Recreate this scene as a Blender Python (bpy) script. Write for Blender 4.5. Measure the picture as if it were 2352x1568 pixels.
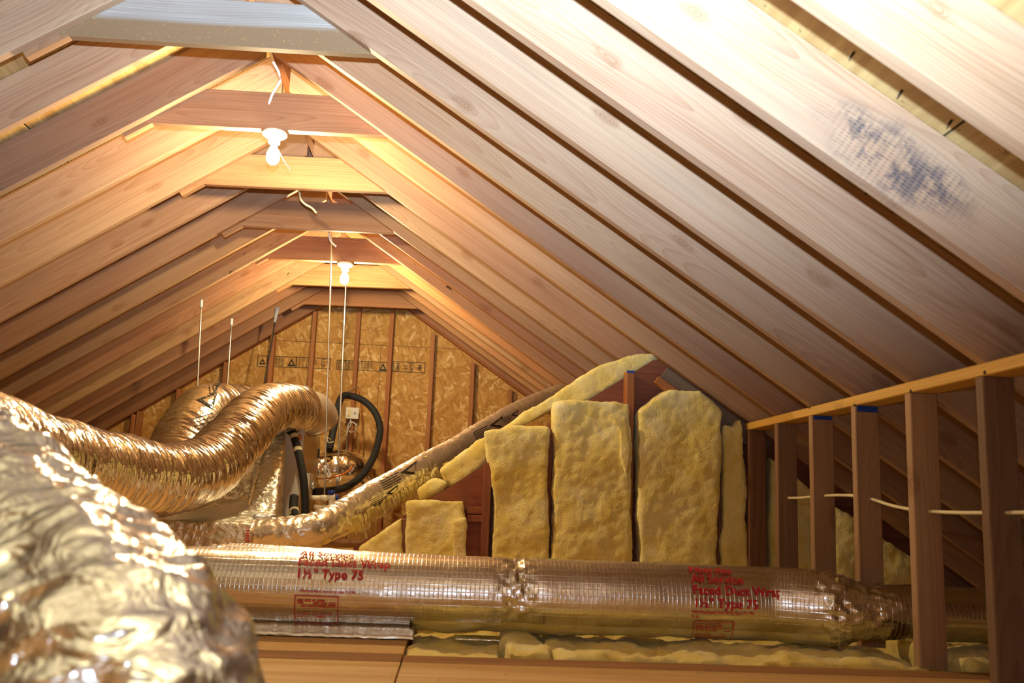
import bpy, bmesh, math, random
from mathutils import Vector, Matrix, noise

for o in list(bpy.data.objects):
    bpy.data.objects.remove(o)
random.seed(7)
scene = bpy.context.scene
C = scene.collection

# ------------------------------------------------------------------ camera
H = 0.445                                   # lens height above the attic floor
FPX = 2090.49                               # focal length in pixels of the 2352 x 1568 frame
AX_R = Vector((0.99729845, -0.06221753, 0.03904844))
AX_U = Vector((-0.04907108, -0.1687245, 0.984441))
AX_F = Vector((0.05466105, 0.98369763, 0.17132176))
cam_data = bpy.data.cameras.new('camera')
cam_data.sensor_width = 36.0
cam_data.lens = FPX / 2352 * 36.0
cam_data.clip_start = 0.02
cam_data.dof.use_dof = True
cam_data.dof.focus_distance = 4.6
cam_data.dof.aperture_fstop = 4.0
cam = bpy.data.objects.new('camera', cam_data)
C.objects.link(cam)
cam.matrix_world = Matrix.Translation((0, 0, H)) @ Matrix((AX_R, AX_U, -AX_F)).transposed().to_4x4()
scene.camera = cam

# ------------------------------------------------------------------ world, light, exposure
world = bpy.data.worlds.new('world')
scene.world = world
world.use_nodes = True
world.node_tree.nodes['Background'].inputs[0].default_value = (0.02, 0.018, 0.015, 1)
world.node_tree.nodes['Background'].inputs[1].default_value = 0.3

scene.view_settings.view_transform = 'Standard'
scene.view_settings.look = 'None'
scene.view_settings.gamma = 1.0
scene.view_settings.use_curve_mapping = False
scene.view_settings.exposure = 0.0
scene.cycles.max_bounces = 4
scene.cycles.adaptive_threshold = 0.03
scene.cycles.diffuse_bounces = 3
scene.cycles.glossy_bounces = 4

# the photographer's flash: a small lamp on top of the camera, its head tipped up and to the right
FLASH_DIR = (AX_F * .66 - AX_R * .02 + AX_U * .75).normalized()
fl = bpy.data.lights.new('camera_flash', 'SPOT')
fl.energy = 1750.0
fl.color = (0.57, 0.775, 1.0)
fl.spot_size = math.radians(121)
fl.spot_blend = 1.0
fl.shadow_soft_size = 0.018
flash = bpy.data.objects.new('camera_flash', fl)
C.objects.link(flash)
flash.location = Vector((0, 0, H)) + AX_U * 0.19 + AX_R * 0.01
flash.rotation_euler = FLASH_DIR.to_track_quat('-Z', 'Y').to_euler()

# the little of its light that spills out sideways
fs = bpy.data.lights.new('camera_flash_spill', 'POINT')
fs.energy = 20.0
fs.color = (0.57, 0.775, 1.0)
fs.shadow_soft_size = 0.018
spill = bpy.data.objects.new('camera_flash_spill', fs)
C.objects.link(spill)
spill.location = flash.location

BULB_COLOR = (1.0, 0.79, 0.44)
BULB_STRENGTH = 1800.0

# ------------------------------------------------------------------ helpers: geometry
def P(px, py, Y):
    """the point of the place at depth Y (metres from the lens along the ridge) on the sight line of a pixel"""
    d = AX_F + AX_R * ((px - 1176) / FPX) + AX_U * ((784 - py) / FPX)
    d = d * (Y / d.y)
    return Vector((d.x, d.y, d.z + H))

def ray_cylinder_x(px, py, yc, zc, R):
    """sight line against a cylinder lying along X: returns X and the angle round it"""
    d = AX_F + AX_R * ((px - 1176) / FPX) + AX_U * ((784 - py) / FPX)
    oz = H - zc
    a = d.y ** 2 + d.z ** 2
    b = 2 * (-yc * d.y + oz * d.z)
    c = yc ** 2 + oz ** 2 - R * R
    disc = max(b * b - 4 * a * c, 0)
    t = (-b - math.sqrt(disc)) / (2 * a)
    return t * d.x, math.atan2(t * d.z + oz, t * d.y - yc)

def set_parent(o, parent):
    if parent is not None:
        o.parent = parent
        m = Matrix.Translation(parent.location) if parent.type == 'EMPTY' else parent.get('_m', None)
        if parent.type == 'EMPTY':
            o.matrix_parent_inverse = m.inverted()
        else:
            o.matrix_parent_inverse = MW[parent.name].inverted() if parent.name in MW else Matrix.Identity(4)

MW = {}
def link(name, me, mat=None, parent=None, matrix=None, smooth=False):
    o = bpy.data.objects.new(name, me)
    C.objects.link(o)
    if mat is not None and not me.materials:
        me.materials.append(mat)
    if matrix is not None:
        o.matrix_world = matrix
        MW[o.name] = matrix.copy()
    if parent is not None:
        o.parent = parent
        if parent.type == 'EMPTY':
            o.matrix_parent_inverse = Matrix.Translation(parent.location).inverted()
        elif parent.name in MW:
            o.matrix_parent_inverse = MW[parent.name].inverted()
        if matrix is not None:
            o.matrix_basis = matrix
    if smooth:
        for p in me.polygons:
            p.use_smooth = True
    return o

def mesh_from(verts, faces, name='mesh', uvs=None):
    me = bpy.data.meshes.new(name)
    me.from_pydata([tuple(v) for v in verts], [], faces)
    if uvs is not None:
        uvl = me.uv_layers.new(name='UVMap')
        li = 0
        for p in me.polygons:
            for l in p.loop_indices:
                uvl.data[l].uv = uvs[p.index][l - p.loop_start]
    me.update()
    return me

def tag(o, label=None, cat=None, group=None, kind=None):
    if label: o['label'] = label
    if cat: o['category'] = cat
    if group: o['group'] = group
    if kind: o['kind'] = kind
    return o

def empty(name, loc, label=None, cat=None, group=None, kind=None):
    o = bpy.data.objects.new(name, None)
    C.objects.link(o)
    o.location = loc
    o.empty_display_size = 0.1
    return tag(o, label, cat, group, kind)

def chamfer_section(h, t, c):
    """eight corner outline of a sawn board, y = -t/2..t/2, z = 0..h"""
    a = t / 2
    return [(-a + c, 0), (a - c, 0), (a, c), (a, h - c), (a - c, h), (-a + c, h), (-a, h - c), (-a, c)]

def board_mesh(L, h, t, cut0=0.0, cut1=0.0, c=0.003, name='board'):
    """board along local x; cut0/cut1: x shift per metre of height at either end (plumb cuts)"""
    sec = chamfer_section(h, t, c)
    v = [(0 + cut0 * z, y, z) for y, z in sec] + [(L + cut1 * z, y, z) for y, z in sec]
    n = len(sec)
    f = [[i, (i + 1) % n, n + (i + 1) % n, n + i] for i in range(n)]
    f = [q[::-1] for q in f]
    f.append(list(range(n)))
    f.append(list(range(2 * n - 1, n - 1, -1)))
    me = mesh_from(v, f, name)
    bm = bmesh.new(); bm.from_mesh(me); bmesh.ops.recalc_face_normals(bm, faces=bm.faces[:]); bm.to_mesh(me); bm.free()
    return me

def frame(origin, x, z):
    x = Vector(x).normalized(); z = Vector(z)
    y = z.cross(x).normalized(); z = x.cross(y).normalized()
    m = Matrix((x, y, z)).transposed().to_4x4()
    return Matrix.Translation(origin) @ m

def box_mesh(x0, x1, y0, y1, z0, z1, bevel=0.0, name='box'):
    bm = bmesh.new()
    vs = [bm.verts.new((x, y, z)) for x in (x0, x1) for y in (y0, y1) for z in (z0, z1)]
    for q in ((0, 1, 3, 2), (4, 6, 7, 5), (0, 4, 5, 1), (2, 3, 7, 6), (0, 2, 6, 4), (1, 5, 7, 3)):
        bm.faces.new([vs[i] for i in q])
    bmesh.ops.recalc_face_normals(bm, faces=bm.faces[:])
    if bevel:
        bmesh.ops.bevel(bm, geom=bm.edges[:], offset=bevel, segments=2, affect='EDGES', profile=0.5)
    me = bpy.data.meshes.new(name); bm.to_mesh(me); bm.free()
    return me

def prism_xz(poly, y0, y1, name='prism'):
    """outline in X-Z extruded from y0 to y1"""
    bm = bmesh.new()
    a = [bm.verts.new((x, y0, z)) for x, z in poly]
    b = [bm.verts.new((x, y1, z)) for x, z in poly]
    n = len(poly)
    bm.faces.new(a); bm.faces.new(b[::-1])
    for i in range(n):
        bm.faces.new([a[i], b[i], b[(i + 1) % n], a[(i + 1) % n]])
    bmesh.ops.recalc_face_normals(bm, faces=bm.faces[:])
    me = bpy.data.meshes.new(name); bm.to_mesh(me); bm.free()
    return me

def clip_poly(poly, inside, cross):
    out = []
    for i in range(len(poly)):
        a, b = poly[i], poly[(i + 1) % len(poly)]
        ia, ib = inside(a), inside(b)
        if ia: out.append(a)
        if ia != ib: out.append(cross(a, b))
    return out

def clip_half(poly, nx, nz, d):
    """keep nx*x + nz*z <= d"""
    f = lambda p: nx * p[0] + nz * p[1] - d
    def cr(a, b):
        t = f(a) / (f(a) - f(b))
        return (a[0] + t * (b[0] - a[0]), a[1] + t * (b[1] - a[1]))
    return clip_poly(poly, lambda p: f(p) <= 1e-9, cr) if poly else []

def catmull(pts, n):
    pts = [Vector(p) for p in pts]
    ext = [pts[0] * 2 - pts[1]] + pts + [pts[-1] * 2 - pts[-2]]
    out = []
    for i in range(1, len(ext) - 2):
        p0, p1, p2, p3 = ext[i - 1:i + 3]
        for k in range(n):
            t = k / n
            out.append(0.5 * ((2 * p1) + (p2 - p0) * t + (2 * p0 - 5 * p1 + 4 * p2 - p3) * t * t + (3 * p1 - p0 - 3 * p2 + p3) * t ** 3))
    out.append(pts[-1])
    return out

def resample(path, step):
    L = [0.0]
    for a, b in zip(path, path[1:]):
        L.append(L[-1] + (b - a).length)
    n = max(2, int(L[-1] / step))
    out, j = [], 0
    for i in range(n + 1):
        s = L[-1] * i / n
        while j < len(path) - 2 and L[j + 1] < s: j += 1
        seg = L[j + 1] - L[j]
        t = 0 if seg < 1e-9 else (s - L[j]) / seg
        out.append(path[j].lerp(path[j + 1], t))
    return out, L[-1]

def tube_mesh(pts, radius, segs=12, step=0.03, disp=None, up=Vector((0, 0, 1)), mask=None, caps=True, name='tube', spline=True, squash=None):
    """tube swept along points; angle 0 = up, growing clockwise seen along the path; UV in metres"""
    path = catmull(pts, 12) if spline and len(pts) > 2 else [Vector(p) for p in pts]
    path, L = resample(path, step)
    n = len(path)
    rad = radius if callable(radius) else (lambda s: radius)
    verts, faces, uvs = [], [], []
    cent = []
    for i, p in enumerate(path):
        t = (path[min(i + 1, n - 1)] - path[max(i - 1, 0)]).normalized()
        u = up - t * up.dot(t)
        if u.length < 0.05:
            u = Vector((0, -1, 0)) - t * Vector((0, -1, 0)).dot(t)
        u.normalize()
        w = t.cross(u)
        s = L * i / (n - 1)
        cent.append(p)
        for k in range(segs):
            a = 2 * math.pi * k / segs
            r = rad(s)
            if disp: r += disp(s, a, L)
            q = u * (math.cos(a) * r) + w * (math.sin(a) * r)
            if squash: q = squash(q, s, a)
            verts.append(p + q)
    R0 = rad(0)
    for i in range(n - 1):
        s0, s1 = L * i / (n - 1), L * (i + 1) / (n - 1)
        for k in range(segs):
            k2 = (k + 1) % segs
            a = 2 * math.pi * (k + .5) / segs
            if mask and not mask((s0 + s1) / 2, a, L): continue
            faces.append([i * segs + k, i * segs + k2, (i + 1) * segs + k2, (i + 1) * segs + k])
            v0, v1 = k / segs * 2 * math.pi * R0, (k + 1) / segs * 2 * math.pi * R0
            uvs.append([(s0, v0), (s0, v1), (s1, v1), (s1, v0)])
    if caps and not mask:
        faces.append(list(range(segs))[::-1]); uvs.append([(0, 0)] * segs)
        faces.append([(n - 1) * segs + k for k in range(segs)]); uvs.append([(0, 0)] * segs)
    me = mesh_from(verts, faces, name, uvs)
    for p in me.polygons: p.use_smooth = len(p.vertices) == 4
    return me

def lathe_mesh(profile, segs=24, name='lathe'):
    v, f = [], []
    for r, z in profile:
        for k in range(segs):
            a = 2 * math.pi * k / segs
            v.append((r * math.cos(a), r * math.sin(a), z))
    n = len(profile)
    for i in range(n - 1):
        for k in range(segs):
            k2 = (k + 1) % segs
            f.append([i * segs + k, i * segs + k2, (i + 1) * segs + k2, (i + 1) * segs + k])
    if profile[0][0] > 1e-6: f.append(list(range(segs))[::-1])
    if profile[-1][0] > 1e-6: f.append([(n - 1) * segs + k for k in range(segs)])
    me = mesh_from(v, f, name)
    bm = bmesh.new(); bm.from_mesh(me)
    bmesh.ops.remove_doubles(bm, verts=bm.verts[:], dist=1e-5)
    bmesh.ops.recalc_face_normals(bm, faces=bm.faces[:]); bm.to_mesh(me); bm.free()
    for p in me.polygons: p.use_smooth = True
    return me

def fbm(v, oct=3):
    s, a = 0.0, 1.0
    for i in range(oct):
        s += a * noise.noise(v); v = v * 2.03; a *= .5
    return s

def lumpy(me, voxel, layers, smooth=3, seed=0, name='lumpy', keep=None):
    """solid -> even voxel mesh -> soft noise relief along the normals"""
    tmp = bpy.data.objects.new('tmp', me); C.objects.link(tmp)
    m = tmp.modifiers.new('r', 'REMESH'); m.mode = 'VOXEL'; m.voxel_size = voxel
    if smooth:
        s = tmp.modifiers.new('s', 'SMOOTH'); s.factor = .6; s.iterations = smooth
    dg = bpy.context.evaluated_depsgraph_get()
    dg.update()
    out = bpy.data.meshes.new_from_object(tmp.evaluated_get(dg))
    out.name = name
    bpy.data.objects.remove(tmp)
    off = Vector((seed * 7.31, seed * 3.17, seed * 1.93))
    nor = [v.normal.copy() for v in out.vertices]
    for v, nn in zip(out.vertices, nor):
        d = 0
        for kind, sc, amp in layers:
            q = v.co
            if kind == 'n': d += amp * noise.noise(q * sc + off)
            elif kind == 'r': d += amp * (0.5 - abs(noise.noise(q * sc + off))) * 1.6
            elif kind == 'f': d += amp * fbm(q * sc + off)
        v.co = v.co + nn * d
    out.update()
    for p in out.polygons: p.use_smooth = True
    return out

def text_mesh(body, size, bold=0.0, align='LEFT'):
    cu = bpy.data.curves.new('text', 'FONT')
    cu.body = body; cu.size = size; cu.offset = bold; cu.align_x = align; cu.resolution_u = 3
    tmp = bpy.data.objects.new('tmp', cu); C.objects.link(tmp)
    dg = bpy.context.evaluated_depsgraph_get(); dg.update()
    me = bpy.data.meshes.new_from_object(tmp.evaluated_get(dg))
    bpy.data.objects.remove(tmp)
    return me

def join_meshes(list_):
    v, f = [], []
    for me in list_:
        b = len(v)
        v += [x.co.copy() for x in me.vertices]
        f += [[b + i for i in p.vertices] for p in me.polygons]
    return mesh_from(v, f, 'joined')

def flat_rect(x0, x1, y0, y1):
    return mesh_from([(x0, y0, 0), (x1, y0, 0), (x1, y1, 0), (x0, y1, 0)], [[0, 1, 2, 3]])

def outline(x0, x1, y0, y1, w):
    return [flat_rect(x0, x1, y0, y0 + w), flat_rect(x0, x1, y1 - w, y1), flat_rect(x0, x0 + w, y0, y1), flat_rect(x1 - w, x1, y0, y1)]

def refine(me, cuts=1, maxlen=None):
    bm = bmesh.new(); bm.from_mesh(me)
    bmesh.ops.triangulate(bm, faces=bm.faces[:])
    if maxlen:
        for _ in range(5):
            es = [e for e in bm.edges if e.calc_length() > maxlen]
            if not es: break
            bmesh.ops.subdivide_edges(bm, edges=es, cuts=1)
            bmesh.ops.triangulate(bm, faces=[f for f in bm.faces if len(f.verts) > 3])
    bm.to_mesh(me); bm.free()
    return me

# ------------------------------------------------------------------ helpers: materials
def new_mat(name):
    m = bpy.data.materials.new(name); m.use_nodes = True
    nt = m.node_tree; nt.nodes.clear()
    out = nt.nodes.new('ShaderNodeOutputMaterial')
    b = nt.nodes.new('ShaderNodeBsdfPrincipled')
    nt.links.new(b.outputs[0], out.inputs[0])
    return m, nt, b

class N:
    """tiny node-graph writer"""
    def __init__(s, nt): s.nt = nt
    def node(s, t, **kw):
        n = s.nt.nodes.new(t)
        for k, v in kw.items(): setattr(n, k, v)
        return n
    def set(s, sock, v):
        if isinstance(v, bpy.types.NodeSocket): s.nt.links.new(v, sock)
        elif v is not None: sock.default_value = v
    def math(s, op, a, b=None, c=None, clamp=False):
        n = s.node('ShaderNodeMath', operation=op, use_clamp=clamp)
        s.set(n.inputs[0], a)
        if b is not None: s.set(n.inputs[1], b)
        if c is not None: s.set(n.inputs[2], c)
        return n.outputs[0]
    def vmath(s, op, a, b=None):
        n = s.node('ShaderNodeVectorMath', operation=op)
        s.set(n.inputs[0], a)
        if b is not None: s.set(n.inputs[1], b)
        return n.outputs[0]
    def noise(s, vec, scale, detail=3, rough=.55, dist=0.0):
        n = s.node('ShaderNodeTexNoise')
        s.set(n.inputs['Vector'], vec); n.inputs['Scale'].default_value = scale
        n.inputs['Detail'].default_value = detail; n.inputs['Roughness'].default_value = rough
        n.inputs['Distortion'].default_value = dist
        return n.outputs[0]
    def voronoi(s, vec, scale, feature='F1', rand=1.0):
        n = s.node('ShaderNodeTexVoronoi', feature=feature)
        s.set(n.inputs['Vector'], vec); n.inputs['Scale'].default_value = scale
        n.inputs['Randomness'].default_value = rand
        return n
    def ramp(s, fac, stops, interp='LINEAR'):
        n = s.node('ShaderNodeValToRGB'); n.color_ramp.interpolation = interp
        e = n.color_ramp.elements
        while len(e) < len(stops): e.new(0.5)
        for k, (p, c) in enumerate(stops):
            e[k].position = p; e[k].color = (*c, 1) if len(c) == 3 else c
        s.set(n.inputs[0], fac)
        return n.outputs[0]
    def mix(s, fac, a, b, mode='MIX'):
        n = s.node('ShaderNodeMix', data_type='RGBA', blend_type=mode)
        s.set(n.inputs[0], fac)
        s.set(n.inputs[6], a if isinstance(a, bpy.types.NodeSocket) else (*a, 1))
        s.set(n.inputs[7], b if isinstance(b, bpy.types.NodeSocket) else (*b, 1))
        return n.outputs[2]
    def step(s, v, lo, hi):
        n = s.node('ShaderNodeMapRange', interpolation_type='SMOOTHSTEP')
        s.set(n.inputs[0], v); n.inputs[1].default_value = lo; n.inputs[2].default_value = hi
        return n.outputs[0]
    def bump(s, h, strength, dist, normal=None):
        n = s.node('ShaderNodeBump'); n.inputs['Strength'].default_value = strength
        n.inputs['Distance'].default_value = dist
        s.set(n.inputs['Height'], h)
        if normal is not None: s.set(n.inputs['Normal'], normal)
        return n.outputs[0]

def srgb(r, g, b):
    f = lambda c: c / 12.92 if c <= .04045 else ((c + .055) / 1.055) ** 2.4
    return (f(r / 255), f(g / 255), f(b / 255))

def wood_material(name, light, dark, knots=1.0, grey=0.25, rough=.62, stain=None, flecks=False, two_tone=False):
    m, nt, b = new_mat(name); g = N(nt)
    tc = g.node('ShaderNodeTexCoord'); oi = g.node('ShaderNodeObjectInfo')
    off = g.vmath('MULTIPLY', oi.outputs['Random'], (37.0, 11.0, 19.0))
    co = g.vmath('ADD', tc.outputs['Object'], off)
    # annual rings: distance from a slowly wandering pith, sliced lengthwise
    warp = g.node('ShaderNodeTexNoise'); g.set(warp.inputs['Vector'], g.vmath('MULTIPLY', co, (0.9, 2.5, 2.5)))
    warp.inputs['Scale'].default_value = 1.0; warp.inputs['Detail'].default_value = 1
    wv = g.vmath('MULTIPLY', g.vmath('SUBTRACT', warp.outputs['Color'], (.5, .5, .5)), (0, .16, .16))
    rc = g.vmath('ADD', g.vmath('MULTIPLY', tc.outputs['Object'], (0.035, 1, 1)), wv)
    cx = g.node('ShaderNodeCombineXYZ')
    g.set(cx.inputs[1], g.math('MULTIPLY_ADD', oi.outputs['Random'], .10, .02))
    g.set(cx.inputs[2], g.math('MULTIPLY_ADD', g.math('FRACT', g.math('MULTIPLY', oi.outputs['Random'], 17.3)), .22, -.2))
    rc2 = g.vmath('ADD', rc, cx.outputs[0])
    sep = g.node('ShaderNodeSeparateXYZ'); g.set(sep.inputs[0], rc2)
    rr = g.math('SQRT', g.math('ADD', g.math('MULTIPLY', sep.outputs[1], sep.outputs[1]), g.math('MULTIPLY', sep.outputs[2], sep.outputs[2])))
    ring = g.math('FRACT', g.math('MULTIPLY', rr, 120.0))
    ring = g.math('POWER', ring, 2.5)
    fine = g.noise(g.vmath('MULTIPLY', co, (1.6, 90, 90)), 1.0, 2, .6)
    broad = g.noise(g.vmath('MULTIPLY', co, (1.1, 5, 5)), 1.0, 2, .5)
    f = g.math('ADD', g.math('MULTIPLY', ring, .30), g.math('ADD', g.math('MULTIPLY', g.math('SUBTRACT', fine, .5), .9), g.math('MULTIPLY', g.math('SUBTRACT', broad, .45), 1.1)), clamp=False)
    f = g.math('ADD', f, .22, clamp=True)
    col = g.mix(f, light, dark)
    # sparse knots with a darker heart and a swirl
    sk = g.node('ShaderNodeSeparateXYZ'); g.set(sk.inputs[0], co)
    ck = g.node('ShaderNodeCombineXYZ')
    g.set(ck.inputs[0], g.math('MULTIPLY', sk.outputs[0], 1.5)); g.set(ck.inputs[1], g.math('MULTIPLY', sk.outputs[2], 3.6))
    kv = g.voronoi(ck.outputs[0], 1.0); kv.voronoi_dimensions = '2D'
    kd = g.math('ADD', kv.outputs['Distance'], g.math('MULTIPLY', g.math('SUBTRACT', g.noise(co, 22, 0), .5), .07))
    kmask = g.math('SUBTRACT', 1.0, g.step(kd, .03, .10))
    kring = g.math('MULTIPLY_ADD', g.math('SINE', g.math('MULTIPLY', kd, 260.0)), .25, .65)
    col = g.mix(g.math('MULTIPLY', g.math('MULTIPLY', kmask, kring), .62 * knots), col, (0.23, 0.095, 0.035))
    # grey weathering and dust in long patches
    w = g.noise(g.vmath('MULTIPLY', co, (0.8, 7, 7)), 1.3, 2, .6)
    col = g.mix(g.math('MULTIPLY', g.step(w, .5, .72), grey), col, (0.30, 0.255, 0.215))
    if flecks:
        fv = g.noise(g.vmath('MULTIPLY', co, (9, 28, 28)), 1.0, 3, .7)
        band = g.step(g.noise(g.vmath('MULTIPLY', co, (1.2, 6, 6)), 1.0, 1), .5, .58)
        col = g.mix(g.math('MULTIPLY', g.step(fv, .62, .67), band), col, (.03, .022, .016))
    if stain:
        sx, sz, lx, lz = stain
        so = g.node('ShaderNodeSeparateXYZ'); g.set(so.inputs[0], tc.outputs['Object'])
        wob = g.math('MULTIPLY', g.math('SUBTRACT', g.noise(tc.outputs['Object'], 13, 3), .5), 1.1)
        ex = g.math('DIVIDE', g.math('SUBTRACT', so.outputs[0], sx), lx)
        ez = g.math('DIVIDE', g.math('SUBTRACT', so.outputs[2], sz), lz)
        dd = g.math('ADD', g.math('SQRT', g.math('ADD', g.math('MULTIPLY', ex, ex), g.math('MULTIPLY', ez, ez))), wob)
        area = g.math('SUBTRACT', 1.0, g.step(dd, .35, .95))
        la = g.math('MULTIPLY_ADD', g.math('SINE', g.math('MULTIPLY', so.outputs[2], 700.0)), .5, .5)
        lb = g.math('MULTIPLY_ADD', g.math('SINE', g.math('MULTIPLY', so.outputs[0], 420.0)), .5, .5)
        patch = g.step(g.noise(tc.outputs['Object'], 26, 3, .6), .40, .62)
        st = g.math('MULTIPLY', area, g.math('ADD', g.math('MULTIPLY', patch, .75), g.math('MULTIPLY', g.math('MULTIPLY', la, lb), .5)), clamp=True)
        col = g.mix(g.math('MULTIPLY', st, .9), col, (.055, .055, .075))
    if two_tone:  # browner below a wavy line low on the board, with yellow specks
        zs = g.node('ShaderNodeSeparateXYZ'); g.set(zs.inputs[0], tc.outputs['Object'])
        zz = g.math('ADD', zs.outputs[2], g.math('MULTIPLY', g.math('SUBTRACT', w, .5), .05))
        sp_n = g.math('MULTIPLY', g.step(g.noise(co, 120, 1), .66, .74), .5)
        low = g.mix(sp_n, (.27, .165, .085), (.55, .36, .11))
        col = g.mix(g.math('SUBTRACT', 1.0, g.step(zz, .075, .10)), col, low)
    tint = g.mix(1.0, col, oi.outputs['Color'], 'MULTIPLY')
    g.set(b.inputs['Base Color'], tint)
    b.inputs['Roughness'].default_value = rough
    b.inputs['Specular IOR Level'].default_value = .25
    h = g.math('ADD', g.math('MULTIPLY', fine, .6), g.math('MULTIPLY', ring, .25))
    g.set(b.inputs['Normal'], g.bump(h, .25, .002))
    return m

STAIN = (2.22, .085, .27, .11)
LIGHT, DARK = srgb(192, 163, 134), srgb(152, 110, 82)
M = {}
M['rafter'] = wood_material('rafter_wood', LIGHT, DARK, 1.0, .22)
M['rafter_stain'] = wood_material('rafter_wood_stained', LIGHT, DARK, 1.0, .2, stain=STAIN)
M['rafter_fleck'] = wood_material('rafter_wood_flecked', LIGHT, DARK, .8, .3, flecks=True)
M['tie'] = wood_material('tie_wood', srgb(190, 154, 120), srgb(142, 96, 66), .6, .25)
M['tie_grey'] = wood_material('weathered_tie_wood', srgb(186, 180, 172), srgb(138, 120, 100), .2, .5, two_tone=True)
M['stud'] = wood_material('stud_wood', srgb(194, 146, 102), srgb(144, 92, 56), .7, .1)
M['plate'] = wood_material('plate_wood', srgb(226, 180, 92), srgb(186, 130, 52), .6, .0)
M['greyboard'] = wood_material('grey_board_wood', srgb(168, 160, 150), srgb(120, 104, 88), .2, .5)
M['darkwood'] = wood_material('dark_stud_wood', srgb(150, 108, 80), srgb(98, 62, 44), .6, .2)
M['redboard'] = wood_material('red_brown_board', srgb(158, 98, 72), srgb(118, 66, 48), .4, .08)

def plywood_material(name, light, dark, knots=.5):
    m, nt, b = new_mat(name); g = N(nt)
    tc = g.node('ShaderNodeTexCoord'); oi = g.node('ShaderNodeObjectInfo')
    co = g.vmath('ADD', tc.outputs['Object'], g.vmath('MULTIPLY', oi.outputs['Random'], (31.0, 17.0, 7.0)))
    a = g.noise(g.vmath('MULTIPLY', co, (1.2, 22, 22)), 1.0, 5, .6, .6)
    c = g.noise(g.vmath('MULTIPLY', co, (.8, 3, 3)), 1.0, 3)
    f = g.math('ADD', g.math('MULTIPLY', a, .6), g.math('MULTIPLY', c, .5))
    col = g.mix(g.step(f, .35, .75), light, dark)
    kv = g.voronoi(g.vmath('MULTIPLY', co, (2.2, 5, 5)), 1.0)
    col = g.mix(g.math('MULTIPLY', g.math('SUBTRACT', 1.0, g.step(kv.outputs['Distance'], .02, .12)), knots), col, (.16, .075, .03))
    spots = g.noise(co, 38, 2)
    col = g.mix(g.math('MULTIPLY', g.step(spots, .68, .74), .5), col, (.12, .07, .035))
    g.set(b.inputs['Base Color'], g.mix(1.0, col, oi.outputs['Color'], 'MULTIPLY'))
    b.inputs['Roughness'].default_value = .7; b.inputs['Specular IOR Level'].default_value = .2
    g.set(b.inputs['Normal'], g.bump(a, .2, .002))
    return m
M['sheathing'] = plywood_material('roof_plywood', srgb(200, 172, 118), srgb(160, 122, 76))
M['floor'] = plywood_material('floor_plywood', srgb(224, 186, 128), srgb(196, 148, 92), .15)
M['plank'] = plywood_material('floor_plank_wood', srgb(176, 128, 84), srgb(140, 96, 58), .2)

def osb_material():
    m, nt, b = new_mat('oriented_strand_board'); g = N(nt)
    tc = g.node('ShaderNodeTexCoord'); oi = g.node('ShaderNodeObjectInfo')
    co = g.vmath('ADD', tc.outputs['Object'], g.vmath('MULTIPLY', oi.outputs['Random'], (13.0, 0.0, 29.0)))
    cols = []
    for k, (rot, sc) in enumerate(((.25, 1.0), (-.5, 1.15), (1.0, .9), (-1.2, 1.3))):
        mp = g.node('ShaderNodeMapping'); g.set(mp.inputs['Vector'], co)
        mp.inputs['Rotation'].default_value = (0, rot, 0)
        mp.inputs['Location'].default_value = (k * 3.3, 0, k * 1.7)
        v = g.voronoi(g.vmath('MULTIPLY', mp.outputs[0], (9.5 * sc, 1, 36 * sc)), 1.0)
        cols.append(v.outputs['Color'])
    def ch(c):
        s = g.node('ShaderNodeSeparateColor'); g.set(s.inputs[0], c); return s.outputs
    c0, c1, c2, c3 = [ch(c) for c in cols]
    sel1 = g.math('GREATER_THAN', c1[1], .55); sel2 = g.math('GREATER_THAN', c2[1], .62); sel3 = g.math('GREATER_THAN', c3[1], .7)
    v = g.mix(sel1, cols[0], cols[1]); v = g.mix(sel2, v, cols[2]); v = g.mix(sel3, v, cols[3])
    val = ch(v)[0]
    fib = g.noise(g.vmath('MULTIPLY', co, (30, 1, 120)), 1.0, 3)
    val = g.math('ADD', g.math('MULTIPLY', val, .8), g.math('MULTIPLY', fib, .30))
    col = g.ramp(val, [(0.0, srgb(120, 74, 32)), (.14, srgb(174, 124, 60)), (.6, srgb(194, 146, 76)), (.85, srgb(206, 162, 94)), (1.0, srgb(236, 204, 146))])
    g.set(b.inputs['Base Color'], g.mix(1.0, col, oi.outputs['Color'], 'MULTIPLY'))
    b.inputs['Roughness'].default_value = .65; b.inputs['Specular IOR Level'].default_value = .25
    g.set(b.inputs['Normal'], g.bump(val, .35, .003))
    return m
M['osb'] = osb_material()

def plain(name, col, rough=.6, metal=0.0, bumpscale=None, bumpamt=.2, spec=.3, vary=.12):
    m, nt, b = new_mat(name); g = N(nt)
    tc = g.node('ShaderNodeTexCoord')
    n = g.noise(tc.outputs['Object'], bumpscale or 14, 1)
    dark = tuple(c * (1 - vary) for c in col); lite = tuple(min(1, c * (1 + vary)) for c in col)
    g.set(b.inputs['Base Color'], g.mix(n, dark, lite))
    b.inputs['Roughness'].default_value = rough; b.inputs['Metallic'].default_value = metal
    b.inputs['Specular IOR Level'].default_value = spec
    if bumpscale: g.set(b.inputs['Normal'], g.bump(n, bumpamt, .004))
    return m

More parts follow.
